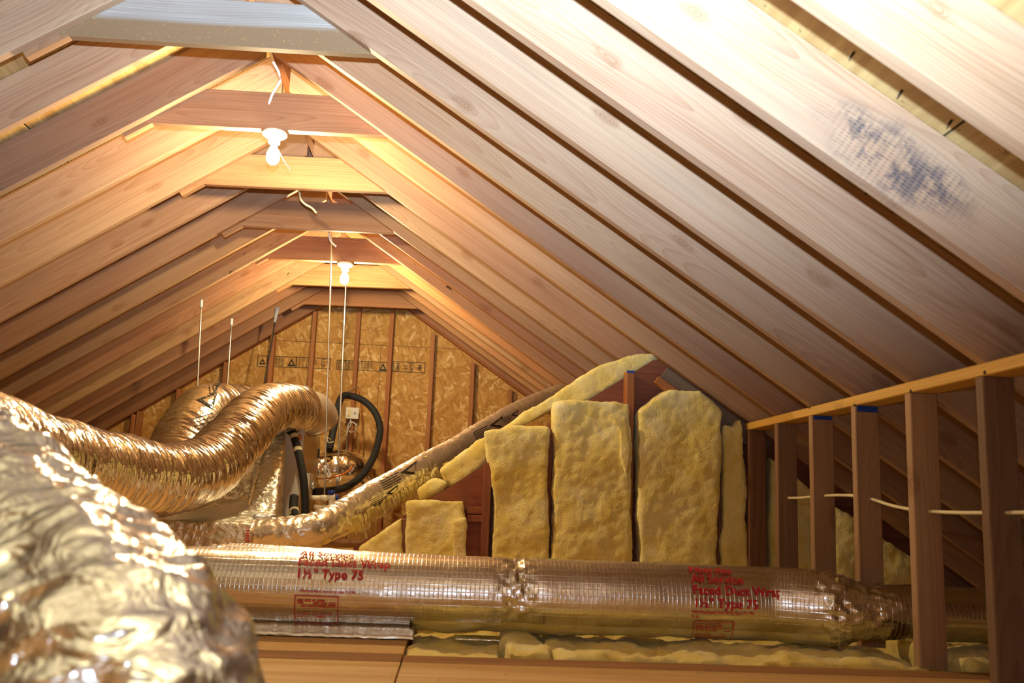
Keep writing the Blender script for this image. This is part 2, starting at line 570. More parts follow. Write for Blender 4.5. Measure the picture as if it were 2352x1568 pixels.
def insulation_material():
    m, nt, b = new_mat('yellow_fibreglass'); g = N(nt)
    tc = g.node('ShaderNodeTexCoord'); oi = g.node('ShaderNodeObjectInfo')
    co = g.vmath('ADD', tc.outputs['Object'], g.vmath('MULTIPLY', oi.outputs['Random'], (9.0, 5.0, 3.0)))
    a = g.noise(co, 7, 2, .6, .4); c = g.noise(co, 34, 3, .65, .8); d = g.noise(co, 180, 0)
    f = g.math('ADD', g.math('MULTIPLY', a, .65), g.math('MULTIPLY', c, .35))
    col = g.ramp(f, [(.32, srgb(228, 198, 98)), (.46, srgb(240, 218, 128)), (.6, srgb(246, 230, 158)), (.75, srgb(252, 244, 206))])
    g.set(b.inputs['Base Color'], g.mix(1.0, col, oi.outputs['Color'], 'MULTIPLY'))
    b.inputs['Roughness'].default_value = .95; b.inputs['Specular IOR Level'].default_value = .05
    b.inputs['Sheen Weight'].default_value = .25
    h = g.math('ADD', g.math('MULTIPLY', c, 1.0), g.math('MULTIPLY', d, .35))
    g.set(b.inputs['Normal'], g.bump(h, .38, .010))
    return m
M['batt'] = insulation_material()

def foil_material(name, col, rough, crinkle, fine, scrim=False, dist=.006, metal=1.0):
    m, nt, b = new_mat(name); g = N(nt)
    tc = g.node('ShaderNodeTexCoord')
    n1 = g.noise(tc.outputs['Object'], crinkle, 3, .6, .6)
    n2 = g.voronoi(tc.outputs['Object'], fine, 'F1')
    h = g.math('ADD', g.math('MULTIPLY', n1, 1.0), g.math('MULTIPLY', n2.outputs['Distance'], .22))
    b.inputs['Metallic'].default_value = metal
    g.set(b.inputs['Base Color'], g.mix(g.noise(tc.outputs['Object'], 5, 3), tuple(c * .9 for c in col), col))
    g.set(b.inputs['Roughness'], g.math('MULTIPLY_ADD', g.noise(tc.outputs['Object'], 9, 3), .16, rough - .08))
    nrm = g.bump(h, .6, dist)
    if scrim:
        uv = g.node('ShaderNodeSeparateXYZ'); g.set(uv.inputs[0], tc.outputs['UV'])
        gu = g.math('ABSOLUTE', g.math('SUBTRACT', g.math('FRACT', g.math('MULTIPLY', uv.outputs[0], 70.0)), .5))
        gv = g.math('ABSOLUTE', g.math('SUBTRACT', g.math('FRACT', g.math('MULTIPLY', uv.outputs[1], 46.0)), .5))
        line = g.math('MAXIMUM', g.step(gu, .36, .5), g.step(gv, .40, .5))
        nrm = g.bump(line, .35, .0014, nrm)
    g.set(b.inputs['Normal'], nrm)
    return m
M['foil_wrap'] = foil_material('duct_wrap_foil', (.82, .79, .76), .26, 13, 60, True, .0025)
M['foil_flex'] = foil_material('flex_duct_foil', (.86, .83, .78), .20, 26, 60, False, .006)
M['foil_box'] = foil_material('box_wrap_foil', (.84, .78, .66), .36, 12, 40, False, .024, .72)
M['foil_crumple'] = foil_material('crumpled_foil', (.86, .83, .79), .15, 22, 40, False, .012)
M['foil_near'] = foil_material('near_flex_foil', (.72, .71, .69), .20, 15, 30, False, .022, .95)
M['foil_thin'] = foil_material('thin_flex_foil', (.84, .79, .70), .30, 20, 46, False, .010, .8)
M['red_ink'] = plain('red_ink', srgb(214, 40, 56), .55)
M['black_ink'] = plain('black_ink', srgb(40, 34, 26), .6)
M['rubber'] = plain('black_foam_rubber', (.018, .018, .019), .7, 0, 60, .15)
M['tape'] = plain('pale_tape', srgb(208, 196, 160), .5)
M['steel'] = plain('zinc_steel', (.62, .6, .56), .38, .9)
M['galv'] = plain('galvanized_sheet', (.60, .62, .66), .42, .85, 9, .05)
M['cabinet'] = plain('tan_cabinet_sheet', srgb(196, 172, 118), .38, .35)
M['white_metal'] = plain('white_metal', srgb(206, 206, 204), .45)
M['white_plastic'] = plain('white_plastic', srgb(236, 232, 220), .4)
M['cream_plastic'] = plain('cream_plastic', srgb(236, 214, 150), .4)
M['blue_plastic'] = plain('blue_plastic', srgb(36, 58, 150), .4)
M['pvc'] = plain('white_pvc', srgb(232, 226, 210), .35)
M['copper'] = plain('copper_wire', srgb(190, 108, 54), .35, .8)
M['cable'] = plain('cream_cable_jacket', srgb(232, 216, 178), .5)
M['greycable'] = plain('white_cable_jacket', srgb(226, 226, 222), .45)
M['porcelain'] = plain('white_porcelain', srgb(238, 236, 230), .2, 0, None, .2, .5)
M['felt'] = plain('roof_felt', (.03, .028, .026), .9)
M['drywall'] = plain('drywall_paper', srgb(150, 120, 92), .9)
M['bluepaint'] = plain('blue_paint', srgb(38, 72, 170), .6)
M['red_plastic'] = plain('red_wire', srgb(190, 40, 36), .45)
M['nail'] = plain('nail_steel', (.06, .05, .045), .5, .7)
M['fuzz'] = plain('grey_felt_wrap', srgb(104, 88, 60), .9, 0, 50, .5)

def bulb_material():
    m, nt, b = new_mat('lit_bulb_glass')
    b.inputs['Base Color'].default_value = (1, 1, 1, 1)
    b.inputs['Emission Color'].default_value = (*BULB_COLOR, 1)
    b.inputs['Emission Strength'].default_value = BULB_STRENGTH
    return m
M['bulb'] = bulb_material()

# ------------------------------------------------------------------ the roof
TH = math.atan(8 / 12); CT, ST = math.cos(TH), math.sin(TH)
XR, ZR, Y0, S = -0.9474, 1.9743 + H, 3.1741, 0.4064        # ridge line of the rafters' undersides, far face of rafter 0, 16 in. centres
RD, TK = 0.195, 0.038                                       # rafter depth and lumber thickness
DZ_R = {-4: -.002, -3: -.005, -2: .001, -1: .002, 0: .008, 1: .01, 2: .013, 3: .02, 4: -.02, 5: -.025, 6: -.015, 7: -.001, 8: -.01, 9: -.004, 10: .019, 11: .03, 12: .042, 13: .052}
DZ_L = {0: .012, 1: .009, 2: 0, 3: -.001, 4: -.007, 5: -.007, 6: -.008, 7: -.008, 8: .001, 9: -.012, 10: -.018, 11: .003, 12: .019, 13: -.006}
Y_BACK, Y_FRONT = Y0 + 13 * S + .10, -1.0

def roof_z(x, sg, off=0.0):
    """height of the rafters' underside line (plus a perpendicular offset) at x"""
    return ZR - sg * (x - XR) * 2 / 3 + off / CT

def slope_axes(sg):
    return Vector((sg * CT, 0, -ST)), Vector((sg * ST, 0, CT))       # down the slope, outward normal

XE = {1: XR + (ZR + .02) * 1.5, -1: XR - (ZR + .02) * 1.5}           # eaves

def rafter_len(sg): return abs(XE[sg] - XR - sg * .019) / CT

ceilings = {}
for sg, side in ((1, 'right'), (-1, 'left')):
    dx, nz = slope_axes(sg)
    # outer felt slab = the ceiling object; plywood panels and rafters are its pieces
    o = RD + .019
    a = Vector((XR, 0, ZR)) + nz * o
    top = Vector((XR, 0, roof_z(XR, sg, o)))
    e = Vector((XE[sg], 0, roof_z(XE[sg], sg, o)))
    v = []
    for yy in (Y_FRONT, Y_BACK + .15):
        for q in (top, e):
            v.append((q.x, yy, q.z)); v.append((q.x + nz.x * .02, yy, q.z + nz.z * .02))
    me = mesh_from(v, [[0, 2, 6, 4], [1, 5, 7, 3], [0, 1, 3, 2], [4, 6, 7, 5], [0, 4, 5, 1], [2, 3, 7, 6]])
    cl = link('ceiling_' + side, me, M['felt'])
    tag(cl, kind='structure')
    ceilings[sg] = cl
    # plywood sheets, 4 x 8 ft, long side along the ridge, staggered
    row, s0 = 0, -RD * math.tan(TH)
    Lr = rafter_len(sg)
    while s0 < Lr:
        s1 = min(s0 + 1.216, Lr)
        yy = Y_FRONT - (row % 2) * 1.22
        while yy < Y_BACK + .1:
            y0_, y1_ = max(yy, Y_FRONT), min(yy + 2.435, Y_BACK + .12)
            if y1_ - y0_ > .05:
                # local x along Y (face grain runs along the ridge)
                pme = box_mesh(0, y1_ - y0_ - .003, 0, s1 - s0 - .003, 0, .012)
                org = Vector((XR, 0, ZR)) + dx * s0 + nz * (RD + .006) + Vector((0, y0_, 0))
                if sg > 0:
                    mtx = Matrix.Translation(org) @ Matrix((Vector((0, 1, 0)), dx, nz)).transposed().to_4x4()
                    if mtx.determinant() < 0:
                        mtx = Matrix.Translation(org + Vector((0, y1_ - y0_ - .003, 0))) @ Matrix((Vector((0, -1, 0)), dx, nz)).transposed().to_4x4()
                else:
                    mtx = Matrix.Translation(org) @ Matrix((Vector((0, 1, 0)), dx, nz)).transposed().to_4x4()
                    if mtx.determinant() < 0:
                        mtx = Matrix.Translation(org + Vector((0, y1_ - y0_ - .003, 0))) @ Matrix((Vector((0, -1, 0)), dx, nz)).transposed().to_4x4()
                pn = link('plywood_panel', pme, M['sheathing'], cl, mtx)
                k = .93 + .14 * random.random(); pn.color = (k, k, k * .98, 1)
            yy += 2.44
        s0 += 1.2195; row += 1

KN = .97                                                     # knee wall: inner edge of its plate just meets the rafters' undersides
XK, ZP0, ZP1, PW = 1.438 * KN, .388 * KN + H, .4235 * KN + H, .089 * KN
PLATE_END = 4.4795 * KN + .01
def notched_rafter(L, dep, org):
    """rafter with a bird's-mouth cut over the knee wall plate"""
    def loc(x, z):
        d = Vector((x - org.x, 0, z - org.z)); a_, n_ = slope_axes(1)
        return (d.dot(a_), d.dot(n_))
    n1, n2 = loc(XK - .001, ZP1 + .001), loc(XK + PW + .001, ZP1 + .001)
    n3x = loc(XK + PW + .001, org.z - (XK + PW + .001 - org.x) * 2 / 3)[0]
    if n1[1] > 0: pts = [(0, 0), (loc(XK - .001, org.z - (XK - .001 - org.x) * 2 / 3)[0], 0), n1, n2, (n3x, 0), (L, 0), (L, dep), (-dep * math.tan(TH), dep)]
    else: pts = [(0, 0), (n1[0] + (0 - n1[1]) * 1.5, 0), n2, (n3x, 0), (L, 0), (L, dep), (-dep * math.tan(TH), dep)]
    return prism_xz(pts, -TK / 2, TK / 2)

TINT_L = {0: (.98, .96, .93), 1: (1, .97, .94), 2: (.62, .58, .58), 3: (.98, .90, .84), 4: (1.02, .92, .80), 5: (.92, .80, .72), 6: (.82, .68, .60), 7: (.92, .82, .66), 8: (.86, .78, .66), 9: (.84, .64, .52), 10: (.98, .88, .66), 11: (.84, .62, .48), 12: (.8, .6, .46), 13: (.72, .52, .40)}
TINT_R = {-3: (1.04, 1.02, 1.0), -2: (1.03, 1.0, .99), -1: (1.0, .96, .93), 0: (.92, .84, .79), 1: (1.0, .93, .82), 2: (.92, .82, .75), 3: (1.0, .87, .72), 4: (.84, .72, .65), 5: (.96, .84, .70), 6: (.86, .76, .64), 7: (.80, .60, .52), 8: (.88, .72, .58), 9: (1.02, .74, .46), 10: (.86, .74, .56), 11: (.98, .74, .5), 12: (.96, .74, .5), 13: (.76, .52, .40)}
for sg in (1, -1):
    dx, nz = slope_axes(sg)
    DZ, TT = (DZ_R, TINT_R) if sg > 0 else (DZ_L, TINT_L)
    for k in range(-7, 14):
        dz = DZ.get(k, 0.0)
        yf = Y0 + k * S                                   # far face
        org = Vector((XR + sg * .019, yf - TK / 2, ZR - .019 * 2 / 3 + dz))
        dep = RD + .004 - dz * CT
        if sg > 0 and 1.0 < yf < PLATE_END:
            me = notched_rafter(rafter_len(sg), dep, org)
        else:
            me = board_mesh(rafter_len(sg), dep, TK, cut0=-math.tan(TH), cut1=0.0)
        mat = M['rafter']
        if sg > 0 and k == -3: mat = M['rafter_stain']
        if (sg > 0 and k in (6, 8)) or (sg < 0 and k in (8, 10)): mat = M['rafter_fleck']
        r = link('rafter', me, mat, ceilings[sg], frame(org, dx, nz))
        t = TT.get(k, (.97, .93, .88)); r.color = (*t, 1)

# ridge board between the two slopes
me = board_mesh(Y_BACK - .03 - Y_FRONT, .20, TK)
rb = link('ridge_board', me, M['stud'], ceilings[-1], frame(Vector((XR, Y_FRONT, ZR + .045)), (0, 1, 0), (0, 0, 1)))
rb.color = (.72, .56, .46, 1)
# nail points that came through the plywood near the camera, with their rust streaks
for (px, py) in ((1962, 120), (2072, 208), (2186, 276), (1985, 60)):
    q = P(px, py, 1.8)
    d = q - Vector((0, 0, H))
    # meet the sheathing plane
    A = roof_z(0, 1, RD + .006) - H
    t = A / (d.z + d.x * 2 / 3)
    q = Vector((0, 0, H)) + d * t
    nm = lathe_mesh([(.0032, .004), (.0030, -.012), (.0004, -.024)], 8)
    link('nail', nm, M['nail'], ceilings[1], frame(q, (0, 1, 0), slope_axes(1)[1]))

# ------------------------------------------------------------------ collar ties
TIES = [  # left X, z (above lens), right X, z, at rafter index
    (-1.488, 1.602, -.380, 1.608), (-1.478, 1.614, -.381, 1.621), (-1.475, 1.615, -.426, 1.629), (-1.454, 1.629, -.439, 1.636),
    (-1.410, 1.634, -.473, 1.643), (-1.432, 1.637, -.415, 1.655), (-1.462, 1.647, -.471, 1.658)]
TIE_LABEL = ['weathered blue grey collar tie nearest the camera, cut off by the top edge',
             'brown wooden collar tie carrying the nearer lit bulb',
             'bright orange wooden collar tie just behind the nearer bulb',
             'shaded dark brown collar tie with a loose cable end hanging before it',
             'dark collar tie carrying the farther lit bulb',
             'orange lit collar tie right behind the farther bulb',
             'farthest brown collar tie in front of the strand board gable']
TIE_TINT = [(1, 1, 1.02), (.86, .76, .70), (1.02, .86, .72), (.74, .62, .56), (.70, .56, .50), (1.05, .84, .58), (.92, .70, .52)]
TH_T = .182
for k, (xl, zl, xr, zr) in enumerate(TIES):
    yn = Y0 + 2 * k * S + .001
    zl += H; zr += H
    root = empty('collar_tie', ((xl + xr) / 2, yn + TK / 2, (zl + zr) / 2), TIE_LABEL[k], 'beam', 'collar ties under the ridge')
    # board with sloping end cuts, following the roof; ends run up behind the rafters
    ov = .075
    u = Vector((xr - xl, 0, zr - zl)).normalized()
    L0 = (Vector((xr, 0, zr)) - Vector((xl, 0, zl))).length
    me = board_mesh(L0 + 2 * ov, TH_T, TK, cut0=1.5 * 0.92, cut1=-1.5 * .92)
    org = Vector((xl, yn + TK / 2, zl)) - u * ov
    if k == 6: pass
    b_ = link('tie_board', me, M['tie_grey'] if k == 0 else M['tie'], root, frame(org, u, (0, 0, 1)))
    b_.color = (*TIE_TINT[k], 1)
    # cleat at the left end, running along the rafter's underside
    if k in (0, 1, 2, 3, 4, 5, 6):
        ln = (.40, .26, .22, .22, .26, .2, .2)[k]
        dx, nz = slope_axes(-1)
        x0 = xl + ln * CT * .55
        org = Vector((x0, yn + TK / 2, roof_z(x0, -1) + DZ_L.get(2 * k, 0))) - nz * .022
        me = board_mesh(ln, .085, TK * .98)
        cl = link('cleat', me, M['tie'], root, frame(org, dx, nz))
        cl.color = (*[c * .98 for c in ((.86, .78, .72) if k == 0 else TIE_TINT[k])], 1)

# ------------------------------------------------------------------ gable wall at the far end
Y_STUD = Y0 + 13 * S + .001                # near face of gable studs
Y_OSB = Y_STUD + .089
def gable_clip(poly, off=0.0):
    # keep under both roof slopes
    for sg in (1, -1):
        n = (sg * 2 / 3, 1.0)
        poly = clip_half(poly, n[0], n[1], ZR + sg * XR * 2 / 3 + off)
    return poly
outer = gable_clip([(XE[-1], 0), (XE[1], 0), (XE[1], 4), (XE[-1], 4)], .30)
wall_back = link('wall_back', prism_xz(outer, Y_OSB + .012, Y_OSB + .03), M['felt'])
tag(wall_back, kind='structure')
rows = [(0.0, .17 + H - 1.22 + 1.22 - .6), (.17 + H - .6, .17 + H), (.17 + H, 1.39 + H), (1.39 + H, 1.39 + H + 1.22)]
rows = [(0.0, .17 + H), (.17 + H, 1.39 + H), (1.39 + H, 1.39 + H + 1.3)]
panels = {}
for ri, (z0, z1) in enumerate(rows):
    xs = [-4.4 + (1.2 if ri % 2 else 0) + 2.44 * i for i in range(-1, 5)]
    for i, x0 in enumerate(xs):
        poly = gable_clip([(x0 + .002, z0 + .002), (x0 + 2.438, z0 + .002), (x0 + 2.438, z1 - .002), (x0 + .002, z1 - .002)], .22)
        if len(poly) < 3: continue
        me = prism_xz(poly, Y_OSB, Y_OSB + .011)
        pn = link('strand_board', me, M['osb'], wall_back)
        k = .94 + .1 * random.random(); pn.color = (k, k, k, 1)
        panels.setdefault(ri, []).append((x0, pn))
for x, y in ((303, 985), (407, 925), (512, 900), (616, 900), (709, 900), (812, 900), (890, 900), (988, 900), (1083, 900), (1172, 900)):
    q = P(x, y, Y_STUD)
    sx = q.x
    zt = min(roof_z(sx - TK / 2, 1), roof_z(sx + TK / 2, -1)) - .005
    if sx > XR: zt = roof_z(sx, 1) - .012
    else: zt = roof_z(sx, -1) - .012
    me = board_mesh(zt - .04, .089, TK)
    sd = link('gable_stud', me, M['stud'], wall_back, frame(Vector((sx, Y_STUD, .04)), (0, 0, 1), (0, 1, 0)))
    sd.color = (.86 + .1 * random.random(), .70, .54, 1)
for sx in (.88, 1.29, 1.70, -2.9, -3.3):
    zt = roof_z(sx, 1 if sx > XR else -1) - .012
    me = board_mesh(zt - .04, .089, TK)
    sd = link('gable_stud', me, M['stud'], wall_back, frame(Vector((sx, Y_STUD, .04)), (0, 0, 1), (0, 1, 0)))
    sd.color = (.9, .72, .56, 1)
for sg in (1, -1):
    dx, nz = slope_axes(sg)
    org = Vector((XR + sg * .02, Y_STUD + .0445, ZR - .012 + (.035 if sg > 0 else -.004)))
    me = board_mesh(rafter_len(sg) - .02, .036, .087, cut0=-math.tan(TH))
    pl = link('sloped_plate', me, M['stud'], wall_back, frame(org, dx, nz)); pl.color = (.78, .54, .40, 1)
me = board_mesh(XE[1] - XE[-1] - .3, .038, .089)
link('bottom_plate', me, M['stud'], wall_back, frame(Vector((XE[-1] + .15, Y_STUD + .0445, .001)), (1, 0, 0), (0, 0, 1)))

# printed stamps on the strand board
def stamp_plane(px0, py0, px1, py1):
    a = P(px0, py0, Y_OSB); b = P(px1, py1, Y_OSB)
    return a.x, b.x, min(a.z, b.z), max(a.z, b.z)
def place_stamp(parts, parent):
    me = join_meshes(parts)
    for v in me.vertices:
        v.co = Vector((v.co.x, Y_OSB - .0012, v.co.y))
    return link('printed_stamp', me, M['black_ink'], parent)
def rot_text(body, size, x, z, ang, bold=0.0):
    me = text_mesh(body, size, bold)
    c, s = math.cos(ang), math.sin(ang)
    for v in me.vertices:
        v.co = Vector((x + c * v.co.x - s * v.co.y, z + s * v.co.x + c * v.co.y, 0))
    return me
def tri(x, z, s):
    m1 = mesh_from([(x - s, z - s, 0), (x + s, z - s, 0), (x + s * .55, z - s * .55, 0), (x - s * .45, z - s * .55, 0)], [[0, 1, 2, 3]])
    m2 = mesh_from([(x + s, z - s, 0), (x, z + s, 0), (x, z + s * .25, 0), (x + s * .5, z - s * .6, 0)], [[0, 1, 2, 3]])
    m3 = mesh_from([(x - s, z - s, 0), (x - s * .45, z - s * .6, 0), (x, z + s * .25, 0), (x, z + s, 0)], [[0, 1, 2, 3]])
    return [m1, m2, m3]
sp = panels[1]
def panel_at(x):
    for x0, pn in sp:
        if x0 <= x <= x0 + 2.44: return pn
    return sp[0][1]
for bx in ((592, 816, 614, 843), (622, 817, 680, 845), (681, 819, 758, 848), (774, 826, 890, 854), (903, 829, 976, 857)):
    x0, x1, z0, z1 = stamp_plane(*bx)
    h = z1 - z0; w = x1 - x0
    parts = outline(x0, x1, z0, z1, .0065)
    if bx[0] in (622, 774):
        parts += tri(x1 - .045, (z0 + z1) / 2, .038)
        for i in range(int((w - .12) / .03)):
            xx = x0 + .015 + i * .03
            parts += [rot_text('13 LUN' if i % 3 else 'RATED', .024, xx + .016, z0 + .012, math.pi / 2, .0009)]
            parts += [flat_rect(xx + .020, xx + .022, z0 + .012, z1 - .012)]
    elif bx[0] == 681:
        parts += [flat_rect(x0 + .1, x0 + .104, z0, z1), rot_text('PANEL', .028, x0 + .04, z0 + .015, math.pi / 2), rot_text('RATED', .03, x0 + .08, z0 + .015, math.pi / 2)]
        parts += [rot_text('LUN', .05, x0 + .235, z1 - .008, -math.pi / 2, .0008), rot_text('13', .045, x0 + .16, z1 - .02, -math.pi / 2, .0008)]
    elif bx[0] == 903:
        parts += [flat_rect(x0 + .012, x0 + .016, z0, z1), rot_text('2440', .040, x0 + .035, z1 - .010, -math.pi / 2, .0012), rot_text('13', .046, x0 + .105, z1 - .03, -math.pi / 2, .0008)]
        parts += [rot_text('LUN', .046, x0 + .16, z1 - .010, -math.pi / 2, .0008), rot_text('PB', .05, x0 + .235, z1 - .02, -math.pi / 2, .0014)]
    else:
        parts += tri((x0 + x1) / 2, (z0 + z1) / 2, .03)
    place_stamp(parts, panel_at(x0))

# front gable wall behind the camera
wf = link('wall_front', prism_xz(gable_clip([(XE[-1], 0), (XE[1], 0), (XE[1], 4), (XE[-1], 4)], .24), Y_FRONT - .02, Y_FRONT), M['osb'])
tag(wf, kind='structure')

# ------------------------------------------------------------------ floor
fl_ = link('floor', box_mesh(XE[-1], XE[1], Y_FRONT, Y_BACK + .1, -.215, -.20), M['drywall'])
tag(fl_, kind='structure')
Y_EDGE = 2.60
SEAM = -.122
def sheet(x0, x1, y0, y1, top=0.0, t=.018, mat='floor', name='floor_panel', tint=1.0, along='x'):
    if along == 'x':
        me = box_mesh(0, x1 - x0 - .004, 0, y1 - y0 - .004, 0, t, .0015)
        o = link(name, me, M[mat], fl_, Matrix.Translation((x0 + .002, y0 + .002, top - t)))
    o.color = (tint, tint, tint, 1)
    return o
for x0, x1 in ((-4.4, -2.56), (-2.56, SEAM), (SEAM, 2.318), (2.318, 2.66)):
    sheet(x0, x1, 1.38, Y_EDGE, tint=.96 + .06 * random.random())
    sheet(x0, x1, .16, 1.38, tint=.96 + .06 * random.random())
    sheet(x0, x1, Y_FRONT, .16, tint=.96)
sheet(-2.56, SEAM, Y_EDGE + .105, 3.82, top=.004, tint=1.05)
sheet(-4.4, -2.56, Y_EDGE + .105, 3.82)
for x0, x1 in ((-4.4, -2.0), (-2.0, .44), (.44, 2.66)):
    sheet(x0, x1, 3.82, 5.04); sheet(x0, x1, 5.04, 6.26); sheet(x0, x1, 6.26, 7.48); sheet(x0, x1, 7.48, Y_STUD)
for x0, x1 in ((-2.56, SEAM), (SEAM, 2.3)):
    sheet(x0, x1, Y_EDGE, Y_EDGE + .105, top=.001, mat='plank', name='floor_plank', t=.02)
# joists across the open bay
for yj in (Y_EDGE + .085, 3.62, 3.83):
    me = board_mesh(6.6, .18, TK)
    j = link('joist', me, M['stud'], fl_, frame(Vector((-4.2, yj - (.004 if yj < 3 else 0), -.199)), (1, 0, 0), (0, 0, 1)))
    j.color = (.85, .66, .5, 1)

# ------------------------------------------------------------------ knee wall on the right
wall_right = link('wall_right', board_mesh(PLATE_END - 1.0, ZP1 - ZP0, PW), M['plate'], None, frame(Vector((XK + PW / 2, 1.0, ZP0)), (0, 1, 0), (0, 0, 1)))
tag(wall_right, kind='structure')
tp = wall_right
KS = [v * KN for v in [4.4395] + [4.0327 - i * S for i in range(7)]]
for i, yn in enumerate(KS):
    me = board_mesh(ZP0 - .003, PW, TK)
    mt = M['darkwood'] if i in (0,) else M['rafter']
    sd = link('stud', me, mt, wall_right, frame(Vector((XK, yn + TK / 2, .0015)), (0, 0, 1), (1, 0, 0)))
    sd.color = (*((.7, .66, .62), (.55, .48, .46), (.74, .66, .60), (.78, .70, .62), (.86, .78, .70), (.40, .35, .33), (.6, .5, .45), (.6, .5, .45))[i], 1)
    if i in (2, 3, 4):
        pz = ZP0 - .010
        pm = box_mesh(XK + .006, XK + PW - .006, yn - .0012, yn + .001, pz - (.006 if i == 2 else .012 if i == 3 else .02), pz + .008)
        if i < 4: link('paint_mark', pm, M['bluepaint'], sd)
# knots / nail heads along the plate edge
for (px, py) in ((1860, 935), (1963, 930), (2092, 898), (2262, 855)):
    q = P(px, py, 3.0); d = q - Vector((0, 0, H)); q = Vector((0, 0, H)) + d * (XK / d.x)
    link('nail_head', lathe_mesh([(.0055, 0), (.005, .0015), (0, .002)], 10), M['nail'], tp, frame(Vector((XK - .0005, q.y, q.z)), (0, 1, 0), (-1, 0, 0)))

# electrical cable threaded through the knee wall studs
XC = XK + .047
def onX(px, py, X):
    d = P(px, py, 3.0) - Vector((0, 0, H)); return Vector((0, 0, H)) + d * (X / d.x)
pts = [onX(x, y, XC) for x, y in ((1790, 1143), (1835, 1143), (1880, 1139), (1930, 1137), (1985, 1141), (2050, 1161), (2115, 1172), (2200, 1177), (2300, 1177), (2420, 1176))]
cb = link('electrical_cable', tube_mesh(pts, .0055, 10, .02), M['cable'])
tag(cb, 'cream electrical cable threaded through the knee wall studs', 'cable')

# ------------------------------------------------------------------ insulated partition in the middle
YP = 4.44
def px_poly(pts, Y): return [(P(x, y, Y).x, P(x, y, Y).z) for x, y in pts]
poly = px_poly([(812, 1256), (1340, 925), (1502, 826), (1530, 838), (1718, 972)], YP)
x_l, x_r = poly[0][0], poly[-1][0]
poly = [(x_l, .02)] + poly + [(x_r + .1, poly[-1][1] - .07), (x_r + .9, poly[-1][1] - .60), (x_r + .9, .02)]
wall_mid = link('wall_middle', prism_xz(poly, YP, YP + .012), M['redboard'])
tag(wall_mid, kind='structure')
wall_mid.color = (.9, .9, .9, 1)
# studs between the batts
def mid_stud(px, py_top, w=TK, mat='darkwood', tint=(1, 1, 1), y=YP - .09, depth=.089, ztop=None):
    q = P(px, py_top, y)
    me = board_mesh(q.z - .003, depth, w)
    s = link('stud', me, M[mat], wall_mid, frame(Vector((q.x, y, .002)), (0, 0, 1), (0, 1, 0)))
    s.color = (*tint, 1)
    return s
mid_stud(928, 1192); mid_stud(1121, 1062, mat='redboard'); mid_stud(1262, 985, mat='redboard', tint=(.8, .7, .65))
s4 = mid_stud(1449, 852, mat='stud', tint=(.86, .66, .52)); mid_stud(1648, 960)
link('paint_mark', box_mesh(P(1440, 850, YP - .09).x, P(1458, 850, YP - .09).x, YP - .0915, YP - .0895, P(1449, 856, YP - .09).z, P(1449, 851, YP - .09).z), M['bluepaint'], s4)
# bare red-brown plank with its cut block in the empty bay
q0, q1 = P(1076, 1100, YP - .05), P(1114, 1064, YP - .05)
link('plank', prism_xz([(q0.x, .01), (q1.x, .01), (q1.x, q1.z), (q0.x, q0.z)], YP - .05, YP - .002), M['redboard'], wall_mid).color = (1.05, .95, .9, 1)
a, b = P(1074, 1163, YP - .09), P(1114, 1199, YP - .09)
for z0, z1 in ((b.z, (a.z + b.z) / 2 - .003), ((a.z + b.z) / 2 + .002, a.z)):
    bk = link('cut_block', box_mesh(a.x, b.x, YP - .088, YP - .052, z0, z1, .002), M['redboard'], wall_mid); bk.color = (1.1, 1.05, .95, 1)
# ledger boards under the rafter above the partition
dx, nz = slope_axes(1)
q = P(1536, 843, 4.36)
o1 = link('ledger', board_mesh(.62, .088, TK), M['greyboard'], wall_mid, frame(Vector((q.x, 4.40, q.z)) - nz * .085, dx, nz)); o1.color = (.62, .54, .46, 1)
q = P(1513, 866, 4.33)
o2 = link('ledger', board_mesh(.26, .036, .05), M['stud'], wall_mid, frame(Vector((q.x, 4.352, q.z)) - nz * .03, dx, nz)); o2.color = (.92, .70, .52, 1)

def batt(pts, y_back, thick, label, seed, bulge=.012, voxel=.011, tint=(1, 1, 1), group='fibreglass batts in the partition', rough=1.0, slant=None):
    poly = px_poly(pts, y_back - thick * .5)
    me = prism_xz(poly, y_back - thick, y_back)
    if slant:
        for v in me.vertices: v.co = slant(v.co)
    me = lumpy(me, voxel, [('n', 5, bulge), ('f', 12, .0065 * rough), ('f', 45, .003 * rough)], 4, seed)
    cx = sum(p[0] for p in poly) / len(poly); cz = min(p[1] for p in poly)
    o = link('insulation_batt', me, M['batt'])
    tag(o, label, 'insulation', group)
    o.color = (tint[0], tint[1] * 1.04, tint[2] * 1.14, 1)
    return o
YB = YP - .004
batt([(826, 1256), (924, 1188), (924, 1300), (826, 1300)], YB, .10, 'small triangular yellow batt at the low left end of the partition', 1)
batt([(934, 1152), (1010, 1146), (1066, 1150), (1066, 1300), (934, 1300)], YB, .11, 'short square topped yellow batt left of the bare red brown plank', 2)
batt([(1038, 1192), (1070, 1188), (1072, 1300), (1040, 1300)], YB - .11, .03, 'torn narrow yellow flap hanging on the short square batt', 3, .006)
batt([(1110, 990), (1180, 980), (1257, 983), (1256, 1060), (1258, 1310), (1131, 1310), (1130, 1080), (1118, 1050)], YB, .13, 'tall yellow batt right of the bare red brown plank', 4, .016)
batt([(1269, 928), (1350, 922), (1440, 928), (1444, 950), (1446, 1318), (1266, 1318)], YB, .13, 'wide yellow batt with torn flaps under the arching sloped batt', 5, .016, rough=1.25)
batt([(1462, 948), (1500, 918), (1534, 897), (1600, 901), (1650, 944), (1646, 1010), (1638, 1325), (1464, 1325)], YB, .14, 'broad yellow batt with a pointed top beside the ledger board', 6, .014)
batt([(1656, 975), (1678, 985), (1690, 962), (1697, 966), (1716, 1325), (1650, 1325)], YB, .11, 'narrow crumpled yellow batt next to the dark corner stud', 7, .014)
